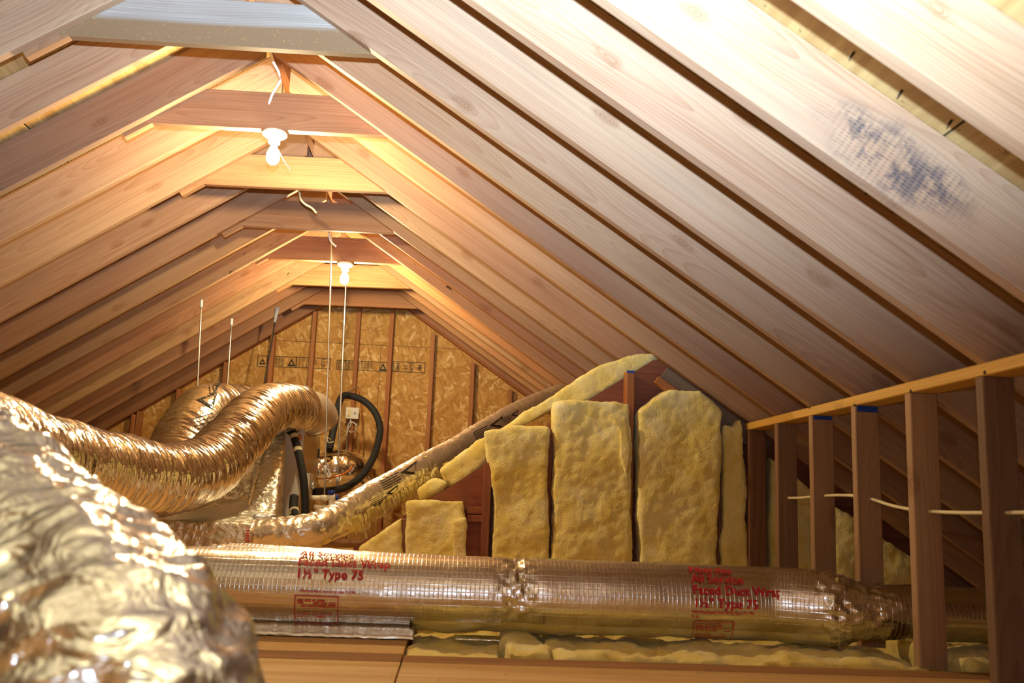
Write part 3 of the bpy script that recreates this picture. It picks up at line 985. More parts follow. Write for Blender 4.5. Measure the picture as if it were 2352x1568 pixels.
batt([(1395, 950), (1440, 958), (1450, 1040), (1440, 1100), (1424, 1060), (1420, 990)], YB - .135, .022, 'loose torn yellow strip peeling from the wide batt', 8, .004, rough=.5)
# batts beyond the knee wall, under the eave
batt([(1764, 1050), (1850, 1112), (1900, 1148), (1900, 1330), (1764, 1330)], YB, .09, 'dim yellow batt seen between the farther knee wall studs', 9, .02, group='fibreglass batts beyond the knee wall')
batt([(1908, 1158), (2000, 1222), (2110, 1296), (2110, 1345), (1908, 1345)], YB, .09, 'dim yellow batt tapering away behind the nearer knee wall studs', 10, .02, group='fibreglass batts beyond the knee wall')
# batts lying on the sloped ceiling behind the partition, seen along their edge
batt([(1150, 990), (1200, 952), (1300, 892), (1360, 852), (1430, 826), (1490, 818), (1508, 828), (1420, 880), (1345, 926), (1265, 945), (1180, 985), (1120, 1010)], YP + .225, .20, 'long yellow batt arching over the sloped edge up to the rafters', 11, .012, .014, group='fibreglass batts on the sloped ceiling')
batt([(1012, 1082), (1060, 1046), (1112, 1006), (1135, 1040), (1120, 1062), (1075, 1100), (1052, 1122), (1030, 1110)], YP + .5, .46, 'crumpled yellow batt below the thin foil duct', 12, .016, .013, group='fibreglass batts on the sloped ceiling')
batt([(960, 1122), (1000, 1098), (1030, 1112), (1000, 1140), (968, 1158)], YP + .4, .36, 'small folded yellow batt scrap near the low end of the slope', 13, .012, .012, group='fibreglass batts on the sloped ceiling')

# batts in the open joist bay
def bay_batt(x0, x1, y0, y1, z1, label, seed, bulge=.02, zlow=-.17):
    me = box_mesh(x0, x1, y0, y1, zlow, z1)
    me = lumpy(me, .012, [('n', 7, bulge), ('f', 18, .012), ('r', 40, .005)], 4, seed)
    o = link('insulation_batt', me, M['batt']); tag(o, label, 'insulation', 'fibreglass batts in the floor bay'); o.color = (1, .96, .86, 1)
bay_batt(SEAM + .01, .165, 2.715, 3.55, -.01, 'flat yellow batt in the floor bay beside the dark board seam', 21, .010)
bay_batt(.175, .30, 2.72, 3.3, .02, 'yellow batt puffing up out of the floor bay', 22, .022)
bay_batt(.315, 1.42, 2.72, 3.55, .004, 'long yellow batt lying in the floor bay below the duct', 23, .022)
bay_batt(1.54, 2.15, 2.72, 3.55, .03, 'dim yellow batt in the floor bay behind the knee wall', 24, .03)

# ------------------------------------------------------------------ wrapped round ducts across the attic
DY, DZc, DR = 3.065, H - .308, .122
def duct_disp(seed, joints=(), amp=.003):
    def f(s, a, L):
        v = Vector((s * 9 + seed, math.cos(a) * 1.1, math.sin(a) * 1.1))
        d = amp * fbm(v, 3)
        for sj, w, am in joints:
            e = math.exp(-((s - sj) / w) ** 2)
            d += e * am * fbm(Vector((s * 55 + seed, math.cos(a) * 5, math.sin(a) * 5)), 2) - e * am * .35
        return d
    return f
xa, xb = -1.15, 1.95
d0 = empty('round_duct', ((xa + xb) / 2, DY, DZc - DR), 'long round duct in red printed silver foil wrap crossing the floor', 'duct', 'foil wrapped round ducts')
def duct_rad(s):
    x = xa + s
    r = DR
    if x > 1.26: r = DR - .036 * min(1, (x - 1.26) / .10)
    return r
def front_mask(s, a, L):
    x = xa + s
    ed = .25 * fbm(Vector((x * 7, 3.3, 0)), 2)
    lo = math.radians(127) + ed * .12
    if x > SEAM - .0 and x < 1.25: return not (lo < a < math.radians(222))
    return True
def flat_bottom(zfloor, zc):
    def f(q, s, a):
        if q.z < zfloor - zc: q = Vector((q.x, q.y, zfloor - zc + (q.z - (zfloor - zc)) * .15))
        return q
    return f
J = ((1.36, .05, .016), (2.42, .05, .012), (2.52, .06, .010), (.25, .04, .010))
# path runs +X: angle 0 is up, +90 deg is towards ... the side t x up
def duct_y(x):
    t = min(1, max(0, (x - 1.02) / .36)); return DY - .115 * t * t * (3 - 2 * t)
def duct_path(x0, x1):
    n = int((x1 - x0) / .03)
    return [(x0 + (x1 - x0) * i / n, duct_y(x0 + (x1 - x0) * i / n), DZc) for i in range(n + 1)]
me = tube_mesh(duct_path(xa, xb), duct_rad, 96, .010, duct_disp(3.1, J, .0018), mask=front_mask, name='wrap', spline=False, squash=flat_bottom(.016, DZc))
link('foil_wrap', me, M['foil_wrap'], d0)
me = tube_mesh(duct_path(SEAM + .005, 1.262), lambda s: DR - .014, 64, .014, lambda s, a, L: .005 * fbm(Vector((s * 22, math.cos(a) * 4, math.sin(a) * 4)), 3) + (.010 * (.6 + fbm(Vector((s * 5, 1, 0)))) if math.cos(a) < -.62 else 0), caps=True, name='batting', spline=False, squash=flat_bottom(.012, DZc))
link('yellow_batting', me, M['batt'], d0)
# loose foil lip along the bottom seam
def lip_strip(x0, x1, seed):
    v, f, n = [], [], int((x1 - x0) / .008)
    for i in range(n + 1):
        x = x0 + (x1 - x0) * i / n
        w1 = noise.noise(Vector((x * 16, seed, 0))); w2 = noise.noise(Vector((x * 45, seed, 4)))
        v += [(x, DY - .082, .047 + .002 * w2), (x, DY - .094 + .002 * w1, .031 + .003 * w2), (x, DY - .106 + .004 * w1, .019 + .003 * w1 + .003 * w2), (x, DY - .120 + .010 * w1, .009 + .003 * w2)]
    for i in range(n):
        for k in range(3):
            f.append([i * 4 + k, i * 4 + k + 1, i * 4 + 5 + k, i * 4 + 4 + k])
    me = mesh_from(v, f)
    tmp = bpy.data.objects.new('tmp', me); C.objects.link(tmp)
    so = tmp.modifiers.new('s', 'SOLIDIFY'); so.thickness = .002
    dg = bpy.context.evaluated_depsgraph_get(); dg.update()
    out = bpy.data.meshes.new_from_object(tmp.evaluated_get(dg)); bpy.data.objects.remove(tmp)
    for p in out.polygons: p.use_smooth = True
    return out
link('foil_lip', lip_strip(-1.0, SEAM + .02, 1.0), M['foil_wrap'], d0)
lp = lip_strip(.02, .24, 5.0)
for v in lp.vertices: v.co.z = .012 + (v.co.z - .009) * .25
link('foil_lip', lp, M['foil_crumple'], d0)

# red lettering wrapped onto the foil: measured down the curve from a start pixel
def print_on_duct(lines, anchor, sizes, leads, rule_box=None, yc=DY, zc=DZc, R=DR, lift=.006, parent=d0, slope=0.0):
    X0, A0 = ray_cylinder_x(*anchor, yc, zc, R)
    parts, v = [], 0.0
    for body, sz, ld in zip(lines, sizes, leads):
        v -= ld
        me = text_mesh(body, sz, sz * .018)
        for q in me.vertices: q.co = Vector((q.co.x, q.co.y + v, 0))
        parts.append(me)
    if rule_box: parts += rule_box
    me = refine(join_meshes(parts), maxlen=.03)
    for q in me.vertices:
        # surface angle: A0 is at the near side; moving down the sheet rolls towards the camera and the floor
        ang = A0 - (q.co.y) / R
        rr = R + lift
        y, z = yc + math.cos(ang) * rr, zc + math.sin(ang) * rr
        q.co = Vector((X0 + q.co.x, y, z))
    return link('red_lettering', me, M['red_ink'], parent)
def small_print(w, h, seed):
    rnd = random.Random(seed)
    out = outline(0, w, -h, 0, .0022)
    y = -.016
    while y > -h + .012:
        x = .008
        if rnd.random() < .8:
            while x < w - .02:
                l = rnd.uniform(.008, .028)
                if rnd.random() < .8: out.append(flat_rect(x, min(x + l, w - .008), y, y + .0034))
                x += l + .004
        y -= .0085
    return out
print_on_duct(['All Service', 'Faced Duct Wrap', '1½" Type 75'], (690, 1272), (.040, .040, .040), (.018, .038, .040))
print_on_duct(['Fiberglas', 'All Service', 'Faced Duct Wrap', '1½" Type 75'], (1580, 1307), (.040, .040, .040, .040), (.020, .038, .038, .040))
print_on_duct([], (677, 1366), (), (), small_print(.135, .092, 3))
print_on_duct([], (1594, 1424), (), (), small_print(.13, .085, 5))
print_on_duct(['Fiberglas faced duct wrap type 75 FSK'], (690, 1350), (.011,), (.011,))
print_on_duct(['Fiberglas faced duct wrap type 75 FSK', 'R 4.2'], (1590, 1398), (.013, .011), (.012, .014))

# second wrapped duct lying behind the first
a = P(462, 1249, 3.42); b = P(1705, 1302, 3.42)
R2 = .12
d1 = empty('round_duct', ((a.x + b.x) / 2, 3.42, a.z - 2 * R2), 'shorter foil wrapped duct lying right behind the long printed one', 'duct', 'foil wrapped round ducts')
LB = b.x - a.x
def rad2(s):
    if s < .07: return R2 * (.62 + .38 * math.sin(s / .07 * math.pi / 2))
    return R2
mid = P(1150, 1283, 3.42)
me = tube_mesh([(a.x, 3.42, a.z - R2 + .012), (mid.x, 3.42, mid.z - R2), (b.x - .55, 3.42, P(1450, 1290, 3.42).z - R2), (b.x - .12, 3.42, b.z - R2 + .005), (b.x + .12, 3.44, b.z - R2 - .03)], rad2, 72, .011,
               duct_disp(8.4, ((.06, .03, .02), (1.15, .12, .014), (1.55, .1, .018), (1.9, .12, .014)), .004), name='wrap', squash=flat_bottom(.006, a.z - R2))
link('foil_wrap', me, M['foil_wrap'], d1)

# ------------------------------------------------------------------ flexible foil ducts
def flex_disp(seed, amp, fs, fa=1.3, crumple=0.0):
    def f(s, a, L):
        c, n_ = math.cos(a), math.sin(a)
        w = noise.noise(Vector((s * fs + .35 * math.sin(a + seed), c * fa + seed, n_ * fa)))
        w2 = noise.noise(Vector((s * fs * 2.3, c * fa * 2.2, n_ * fa * 2.2 + seed)))
        d = amp * (.55 - 1.5 * abs(w)) + amp * .45 * w2
        d += amp * 1.0 * noise.noise(Vector((s * 4, c * .9, n_ * .9 + seed)))
        if crumple:
            d += crumple * (.4 - abs(noise.noise(Vector((s * 7, c * 1.6, n_ * 1.6 - seed)))) * 1.4)
        return d
    return f

# the long one, sagging over the trunk and climbing to the air handler
path = [P(-260, 985, 2.35), P(-120, 1012, 2.65), P(0, 1036, 3.0), P(110, 1063, 3.4), P(280, 1090, 3.95), P(395, 1100, 4.35), P(480, 1068, 4.75), P(545, 1003, 5.2), P(598, 950, 5.7), P(645, 936, 6.15), P(690, 940, 6.5)]
RL = .162
f0 = empty('flex_duct', path[4] - Vector((0, 0, RL)), 'long sagging foil flex duct rising to the air handler', 'duct', 'foil flex ducts')
me = tube_mesh(path, RL, 80, .0065, flex_disp(2.0, .010, 38, 1.1), name='flex')
link('foil_sleeve', me, M['foil_flex'], f0)
# smooth collar at its far end
cp = [P(686, 941, 6.48), P(705, 945, 6.62), P(722, 952, 6.74), P(730, 970, 6.80)]
me = tube_mesh(cp, .158, 56, .02, lambda s, a, L: .002 * noise.noise(Vector((s * 9, a, 0))), name='collar')
link('collar', me, M['foil_thin'], f0)
# the ten inch one behind it
path = [P(392, 1090, 5.35), P(405, 1040, 5.5), P(432, 985, 5.7), P(475, 942, 6.0), P(540, 938, 6.4), P(610, 945, 6.75), P(660, 960, 6.95)]
f1 = empty('flex_duct', path[1] - Vector((0, 0, .165)), 'foil flex duct marked 10 inch arching behind the long one', 'duct', 'foil flex ducts')
me = tube_mesh(path, .165, 72, .009, flex_disp(5.0, .0075, 34, 1.1), name='flex')
link('foil_sleeve', me, M['foil_flex'], f1)
tag(f1, None)
# black print on it, projected from the camera side onto the sleeve's own surface
from mathutils.bvhtree import BVHTree
def print_on_mesh(me, parts, u, v, org, direction, mat, parent, lift=.003, name='black_print'):
    bvh = BVHTree.FromPolygons([w.co for w in me.vertices], [list(p.vertices) for p in me.polygons])
    pm = refine(join_meshes(parts), maxlen=.02)
    for q in pm.vertices:
        p = org + u * q.co.x + v * q.co.y
        hit = bvh.ray_cast(p - direction * .5, direction)
        q.co = (hit[0] - direction * lift) if hit[0] is not None else p
    return link(name, pm, mat, parent)
o_ = P(470, 905, 5.9); d_ = (o_ - Vector((0, 0, H))).normalized()
uu = Vector((1, -.2, .28)).normalized(); vv = Vector((-.28, 0, 1)).normalized()
prt = []
for t_, sz, x, y in (('10"', .075, .02, .0),):
    m_ = text_mesh(t_, sz, .0015)
    for q in m_.vertices: q.co = Vector((q.co.x + x, q.co.y + y, 0))
    prt.append(m_)
s_ = .055
prt += [mesh_from([(-.06, -.02, 0), (.09, .0, 0), (.075, -.014, 0), (-.02, -.028, 0)], [[0, 3, 2, 1]]), mesh_from([(-.06, -.02, 0), (-.02, -.028, 0), (.03, -.075, 0), (.035, -.105, 0)], [[0, 3, 2, 1]]), mesh_from([(.09, 0, 0), (.035, -.105, 0), (.03, -.075, 0), (.07, -.014, 0)], [[0, 3, 2, 1]])]
rnd = random.Random(4)
for i in range(9):
    y = -.13 - i * .022
    prt.append(flat_rect(-.10 + rnd.random() * .02, .03 + rnd.random() * .02, y, y + .006))
print_on_mesh(me, prt, uu, vv, o_, d_, M['black_ink'], f1)

# the blurred near one in the lower left foreground
path = [P(-420, 930, 2.0), P(-240, 1090, 1.62), P(-70, 1270, 1.36), P(70, 1420, 1.22), P(180, 1545, 1.14), P(245, 1690, 1.08), P(250, 1900, 1.02)]
f2 = empty('flex_duct', Vector((path[5].x, path[5].y, .02)), 'big crumpled foil flex duct in the near lower left corner', 'duct', 'foil flex ducts')
def fg_rad(s): return .170
me = tube_mesh(path, fg_rad, 110, .007, flex_disp(9.0, .014, 30, 1.5, .020), name='flex')
link('foil_sleeve', me, M['foil_near'], f2)

# the thin one climbing along the sloped ceiling
path = [P(592, 1230, 4.35), P(650, 1226, 4.32), P(715, 1216, 4.33), P(775, 1192, 4.42), P(860, 1140, 4.68), P(960, 1083, 5.0), P(1060, 1028, 5.35), P(1130, 985, 5.65), P(1200, 945, 6.0), P(1290, 905, 6.6)]
RT = .078
f3 = empty('flex_duct', path[0] - Vector((0, 0, RT)), 'thin foil flex duct climbing right along the sloped batts', 'duct', 'foil flex ducts')
def thin_mask(s, a, L):
    ed = .3 * fbm(Vector((s * 26, 1.7, 0)), 3)
    return not (s > .42 and s < 1.35 and math.radians(100) + ed * .5 < a < math.radians(215))
me = tube_mesh(path, RT, 64, .008, lambda s, a, L: flex_disp(6.0, .004 if s > .45 else .008, 30)(s, a, L), mask=thin_mask, name='flex')
link('foil_sleeve', me, M['foil_thin'], f3)
thin_me = me
for (px, py, yy, sc) in ((945, 1078, 4.85, 1.0), (1145, 972, 5.65, 1.0), (1185, 950, 5.9, .6), (905, 1128, 4.75, .7)):
    o_ = P(px, py, yy); d_ = (o_ - Vector((0, 0, H))).normalized()
    uu = Vector((.84, .3, .5)).normalized(); vv = Vector((-.5, 0, .84)).normalized()
    prt = [mesh_from([(-.06 * sc, .012 * sc, 0), (.05 * sc, .03 * sc, 0), (.04 * sc, .02 * sc, 0), (-.03 * sc, .006 * sc, 0)], [[0, 1, 2, 3]]),
           mesh_from([(-.06 * sc, .012 * sc, 0), (-.03 * sc, .006 * sc, 0), (.01 * sc, -.02 * sc, 0), (0, -.03 * sc, 0)], [[0, 1, 2, 3]]),
           mesh_from([(.05 * sc, .03 * sc, 0), (0, -.03 * sc, 0), (.01 * sc, -.02 * sc, 0), (.036 * sc, .018 * sc, 0)], [[0, 1, 2, 3]])]
    for i in range(5):
        prt.append(flat_rect(-.17 * sc, (-.08 + .012 * (i % 3)) * sc, (-.03 + i * .012) * sc, (-.026 + i * .012) * sc))
    bvh_hit = True
    print_on_mesh(thin_me, prt, uu, vv, o_, d_, M['black_ink'], f3)

me = tube_mesh([path[i] for i in range(2, 7)], RT - .006, 48, .010, lambda s, a, L: .006 * fbm(Vector((s * 40, math.cos(a) * 5, math.sin(a) * 5)), 3) + (.016 * (.5 + fbm(Vector((s * 18, math.cos(a) * 2, 3)))) if math.cos(a) < .1 and math.sin(a) > -.6 else 0), name='fuzz')
link('yellow_batting', me, M['batt'], f3)
# loose fibres hanging from the torn foil edge
rnd = random.Random(11)
fp, fl_len = resample(catmull(path, 12), .01)
fv, ff = [], []
for i in range(520):
    sI = rnd.uniform(.44, 1.36); j = min(len(fp) - 2, int(sI / fl_len * (len(fp) - 1)))
    t_ = (fp[j + 1] - fp[j]).normalized()
    u_ = Vector((0, 0, 1)); u_ = (u_ - t_ * u_.dot(t_)).normalized(); w_ = t_.cross(u_)
    a_ = math.radians(rnd.uniform(92, 150))
    q = fp[j] + (u_ * math.cos(a_) + w_ * math.sin(a_)) * (RT + .004)
    out_ = (u_ * math.cos(a_ + .9) + w_ * math.sin(a_ + .9)) + Vector((rnd.uniform(-.5, .5), 0, -.9))
    out_.normalize(); ln_ = rnd.uniform(.02, .05); wd = rnd.uniform(.002, .005)
    b0 = len(fv)
    fv += [q - t_ * wd, q + t_ * wd, q + out_ * ln_, q + w_ * .004]
    ff += [[b0, b0 + 1, b0 + 2], [b0, b0 + 2, b0 + 3], [b0 + 1, b0 + 3, b0 + 2], [b0, b0 + 3, b0 + 1]]
tag(link('fibre_fringe', mesh_from(fv, ff), M['batt'], f3), kind='stuff')

# shiny crumpled stub beside the air handler
path = [P(722, 1088, 7.50), P(780, 1078, 7.55), P(826, 1100, 7.65), P(856, 1140, 7.75), P(872, 1175, 7.8)]
f4 = empty('flex_duct', path[2] - Vector((0, 0, .2)), 'short crinkled foil duct stub inside the black hose loop', 'duct', 'foil flex ducts')
me = tube_mesh(path, .15, 64, .010, flex_disp(12.0, .010, 14, 1.4, .02), name='flex')
link('foil_sleeve', me, M['foil_crumple'], f4)
path = [P(876, 1112, 8.0), P(915, 1100, 8.05), P(985, 1100, 8.1), P(1050, 1110, 8.15)]
f5 = tag(link('flex_duct', tube_mesh(path, .075, 32, .02, flex_disp(3.0, .005, 18)), M['fuzz']), 'dull dark duct lying low in front of the gable studs', 'duct', 'foil flex ducts')

# ------------------------------------------------------------------ foil wrapped trunk and plenum
def hexa(c, name):
    """eight corners: bottom four then top four, counter-clockwise"""
    bm = bmesh.new(); vs = [bm.verts.new(v) for v in c]
    for q in ((3, 2, 1, 0), (4, 5, 6, 7), (0, 1, 5, 4), (1, 2, 6, 5), (2, 3, 7, 6), (3, 0, 4, 7)):
        bm.faces.new([vs[i] for i in q])
    bmesh.ops.recalc_face_normals(bm, faces=bm.faces[:])
    me = bpy.data.meshes.new(name); bm.to_mesh(me); bm.free()
    return me
zt = H - .142
me = hexa([(-2.5, 4.55, .01), (-.895, 4.55, .01), (-1.0, 5.26, .01), (-2.5, 5.26, .01), (-2.5, 4.55, zt - .012), (-.895, 4.55, zt - .012), (-1.0, 5.26, zt + .02), (-2.5, 5.26, zt + .02)], 'trunk')
me = lumpy(me, .014, [('n', 5, .010), ('r', 16, .007), ('f', 34, .004)], 2, 31)
tr = empty('duct_trunk', (-1.7, 4.9, .01), 'low foil wrapped rectangular duct trunk under the sagging flex duct', 'duct')
link('foil_wrap', me, M['foil_box'], tr)
seam_pts = [P(430, 1200, 4.54), P(500, 1198, 4.55), P(560, 1196, 4.58), P(605, 1188, 4.7), P(622, 1178, 4.9)]
# grey tape at the corner
me = lumpy(box_mesh(-.99, -.90, 4.66, 4.80, zt - .045, zt + .022, .01), .008, [('r', 30, .006)], 1, 5)
link('grey_tape', me, M['galv'], tr)
for x0 in (-1.62, -.99):
    prt = []
    rnd = random.Random(int(x0 * 100))
    for r_ in range(5):
        x = 0
        while x < .09:
            l = rnd.uniform(.01, .03); prt.append(flat_rect(x, x + l, -.012 * r_ - .006, -.012 * r_)); x += l + .005
    pm = join_meshes(prt)
    for v in pm.vertices: v.co = Vector((x0 + v.co.x, 4.532, zt - .05 + v.co.y))
    link('red_lettering', pm, M['red_ink'], tr)

xp = -1.035
me = hexa([(-2.0, 5.27, .2), (xp + .03, 5.27, .2), (xp - .13, 6.36, .2), (-2.0, 6.36, .2), (-2.0, 5.27, zt + .01), (xp + .03, 5.27, zt + .01), (xp - .14, 6.34, H + .40), (-2.0, 6.34, H + .40)], 'plenum')
me = lumpy(me, .015, [('n', 4, .014), ('r', 13, .012), ('f', 30, .006)], 2, 33)
pl = empty('supply_plenum', (-1.5, 5.8, .2), 'foil wrapped sloping plenum between trunk and air handler', 'duct')
link('foil_wrap', me, M['foil_box'], pl)
# folded seam down its sloping face
sp_ = [Vector((xp - .24, 6.26, H + .375)), Vector((xp - .20, 5.9, H + .195)), Vector((xp - .16, 5.55, H + .015)), Vector((xp - .13, 5.33, H - .095))]
link('folded_seam', tube_mesh(sp_, .009, 8, .012, lambda s, a, L: .005 * noise.noise(Vector((s * 40, a, 0)))), M['foil_crumple'], pl)
# red tape streaks near its top
link('red_tape', box_mesh(xp - .42, xp - .40, 5.95, 6.2, H + .31, H + .36), M['red_ink'], pl)

# ------------------------------------------------------------------ air handler
ax0, ax1, ay0, ay1, az0, az1 = -1.92, -1.075, 6.40, 7.26, H - .17, H + .43
ah = empty('air_handler', ((ax0 + ax1) / 2, (ay0 + ay1) / 2, az0), 'tan metal air handler cabinet hung on rods behind the plenum', 'air handler')
link('cabinet', box_mesh(ax0, ax1, ay0 + .05, ay1, az0, az1, .006), M['cabinet'], ah)
link('front_flange', box_mesh(ax0 - .01, ax1 + .012, ay0, ay0 + .05, az0 - .01, az1 + .012, .004), M['white_metal'], ah)
dp = link('service_door', box_mesh(ax1, ax1 + .008, ay0 + .12, ay1 - .05, az0 + .26, az1 - .03, .003), M['cabinet'], ah)
link('door_latch', box_mesh(ax1 + .008, ax1 + .02, ay1 - .14, ay1 - .10, az1 - .17, az1 - .10, .003), M['rubber'], dp)
dp = link('coil_panel', box_mesh(ax1, ax1 + .008, ay0 + .10, ay1 - .05, az0 + .02, az0 + .24, .003), M['cabinet'], ah)
link('junction_box', box_mesh(ax1 + .001, ax1 + .05, ay0 + .16, ay0 + .34, az0 + .12, az0 + .30, .004), M['white_metal'], ah)
link('cable_gland', lathe_mesh([(.03, 0), (.03, .02), (.022, .03), (0, .032)], 20), M['galv'], ah, frame(Vector((ax1 + .05, ay0 + .25, az0 + .22)), (0, 1, 0), (1, 0, 0)))
link('knockout', lathe_mesh([(.022, 0), (.022, .006), (.014, .008), (0, .008)], 18), M['copper'], ah, frame(Vector((ax1 - .02, ay0 - .002, az1 - .06)), (1, 0, 0), (0, -1, 0)))
# drain pan
pan = link('drain_pan', box_mesh(ax0 - .06, ax1 + .19, ay0 - .06, ay1 + .05, az0 - .10, az0 - .085, .003), M['galv'], ah)
for x0, x1, y0, y1 in ((ax0 - .06, ax1 + .19, ay0 - .06, ay0 - .055), (ax1 + .185, ax1 + .19, ay0 - .06, ay1 + .05), (ax0 - .06, ax0 - .055, ay0 - .06, ay1 + .05), (ax0 - .06, ax1 + .19, ay1 + .045, ay1 + .05)):
    link('pan_rim', box_mesh(x0, x1, y0, y1, az0 - .095, az0 - .045), M['galv'], pan)
for yy in (6.44, 7.24):
    link('support_channel', box_mesh(ax0 - .10, ax1 + .23, yy - .02, yy + .02, az0 - .142, az0 - .102, .003), M['galv'], ah)
for i, (px, py) in enumerate(((668, 972), (676, 964), (684, 972), (690, 975), (660, 976))):
    q = P(px, py, 6.45)
    link('control_wire', tube_mesh([q + Vector((0, 0, -.03)), q, q + Vector((.03 - .02 * i, .0, .012)), q + Vector((.05 - .03 * i, 0, -.02))], .004, 8, .01), M['red_plastic'] if i < 4 else M['cable'], ah)

# condensate drain fittings of white plastic pipe
Yd = 6.36
pv = empty('drain_pipe', P(745, 1180, Yd), 'white plastic condensate drain pipes with a blue cap beside the air handler', 'pipe')
def pipe(pts, r, nm='pipe_run'): link(nm, tube_mesh([P(x, y, Yd) for x, y in pts], r, 14, .02, spline=False), M['pvc'], pv)
pipe([(716, 1143), (738, 1143)], .017); pipe([(738, 1143), (752, 1144)], .021, 'pipe_socket'); pipe([(752, 1144), (770, 1146)], .017)
pipe([(761, 1128), (761, 1170)], .019, 'pipe_tee'); pipe([(754, 1142), (770, 1142)], .024, 'pipe_tee'); pipe([(770, 1152), (808, 1156)], .015)
pipe([(722, 1164), (745, 1166)], .017); pipe([(740, 1166), (756, 1169)], .022, 'pipe_socket'); pipe([(756, 1169), (780, 1174)], .016)
link('blue_cap', tube_mesh([P(761, 1136, Yd - .002), P(761, 1126, Yd - .002)], .024, 14, .01, spline=False), M['blue_plastic'], pv)
link('blue_cap', tube_mesh([P(772, 1144, Yd - .002), P(778, 1144, Yd - .002)], .024, 14, .01, spline=False), M['blue_plastic'], pv)

# insulated refrigerant hoses
pts = [P(722, 1128, 6.75), P(745, 1128, 6.9), P(790, 1120, 7.1), P(828, 1095, 7.3), P(855, 1055, 7.5), P(870, 1010, 7.7), P(872, 975, 7.8), P(858, 942, 7.85), P(832, 918, 7.85), P(800, 908, 7.8), P(785, 912, 7.7), P(776, 935, 7.6), P(768, 975, 7.45), P(760, 1015, 7.35), P(756, 1034, 7.3)]
hs = empty('insulated_hose', pts[0] - Vector((0, 0, .03)), 'black foam covered hose looping up in front of the gable wall', 'hose', 'black insulated hoses')
link('foam_sleeve', tube_mesh(pts, .029, 18, .02), M['rubber'], hs)
link('cable_tie', tube_mesh([P(760, 1010, 7.28), P(752, 1005, 7.26), P(754, 1016, 7.26), P(766, 1014, 7.28)], .003, 6, .01), M['cable'], hs)
link('tie_wrap', tube_mesh([P(776, 925, 7.66), P(790, 905, 7.75), P(812, 894, 7.8), P(822, 887, 7.8)], .006, 8, .01), M['fuzz'], hs)
pts = [P(664, 988, 6.28), P(674, 996, 6.24), P(680, 1018, 6.2), P(688, 1050, 6.15), P(697, 1100, 6.1), P(701, 1150, 6.08), P(700, 1200, 6.06), P(698, 1240, 6.05)]
hs = empty('insulated_hose', Vector((pts[-1].x, pts[-1].y, .05)), 'black foam covered hose hanging down beside the plenum with pale tape', 'hose', 'black insulated hoses')
link('foam_sleeve', tube_mesh(pts, .026, 18, .02), M['rubber'], hs)
for i, j in ((1, 2), ):
    link('tape_band', tube_mesh([pts[1].lerp(pts[2], .15), pts[1].lerp(pts[2], .55)], .0285, 18, .01, spline=False, caps=False), M['tape'], hs)
link('tape_band', tube_mesh([pts[2].lerp(pts[3], .35), pts[2].lerp(pts[3], .6)], .0285, 18, .01, spline=False, caps=False), M['tape'], hs)
pts = [P(676, 1140, 6.2), P(674, 1165, 6.15), P(678, 1190, 6.1), P(676, 1235, 6.08)]
hs = empty('insulated_hose', Vector((pts[-1].x, pts[-1].y, .05)), 'short black hose with pale tape low beside the plenum', 'hose', 'black insulated hoses')
link('foam_sleeve', tube_mesh(pts, .030, 18, .02), M['rubber'], hs)
link('tape_band', tube_mesh([pts[1].lerp(pts[2], .2), pts[1].lerp(pts[2], .7)], .0325, 18, .01, spline=False, caps=False), M['tape'], hs)
# thin copper line rising from the loop
pts = [P(824, 890, 8.3), P(829, 930, 8.32), P(832, 980, 8.32), P(830, 1020, 8.3), P(822, 1045, 8.2)]
tag(link('copper_wire', tube_mesh(pts, .005, 8, .03), M['copper']), 'thin copper wire rising beside the outlet box', 'wire')
pts = [P(726, 1099, 6.95), P(760, 1097, 7.0), P(795, 1085, 7.05), P(812, 1066, 7.1)]
tag(link('copper_wire', tube_mesh(pts, .006, 8, .03), M['copper']), 'thin copper wire curving out of the air handler side', 'wire')

# outlet box on the gable stud
q0, q1 = P(795, 935, Y_STUD - .045), P(823, 962, Y_STUD - .045)
ob = empty('outlet_box', Vector(((q0.x + q1.x) / 2, Y_STUD - .02, q1.z)), 'white electrical outlet box with a switch on the gable stud', 'outlet')
link('box', box_mesh(q0.x + .004, q1.x - .004, Y_STUD - .042, Y_STUD - .001, q1.z + .004, q0.z - .004, .003), M['galv'], ob)
cov = link('cover_plate', box_mesh(q0.x, q1.x, Y_STUD - .048, Y_STUD - .042, q1.z, q0.z, .002), M['white_plastic'], ob)
w = q1.x - q0.x; h = q0.z - q1.z
for kz in (.3, .7):
    link('receptacle', lathe_mesh([(.017, 0), (.017, .003), (.014, .004), (0, .004)], 18), M['cream_plastic'], ob, frame(Vector((q0.x + w * .28, Y_STUD - .048, q1.z + h * kz)), (1, 0, 0), (0, -1, 0)))
link('switch', box_mesh(q0.x + w * .68, q0.x + w * .76, Y_STUD - .056, Y_STUD - .048, q1.z + h * .42, q1.z + h * .58, .001), M['rubber'], ob)
pts = [P(805, 963, Y_STUD - .03), P(806, 975, Y_STUD - .04), P(800, 985, Y_STUD - .04), P(804, 992, Y_STUD - .04), P(815, 990, Y_STUD - .04), P(820, 980, Y_STUD - .04), P(812, 970, Y_STUD - .04), P(801, 972, Y_STUD - .03), P(797, 1000, Y_STUD - .012), P(795, 1060, Y_STUD - .012)]
link('feed_cable', tube_mesh(pts, .006, 8, .015), M['greycable'], ob)

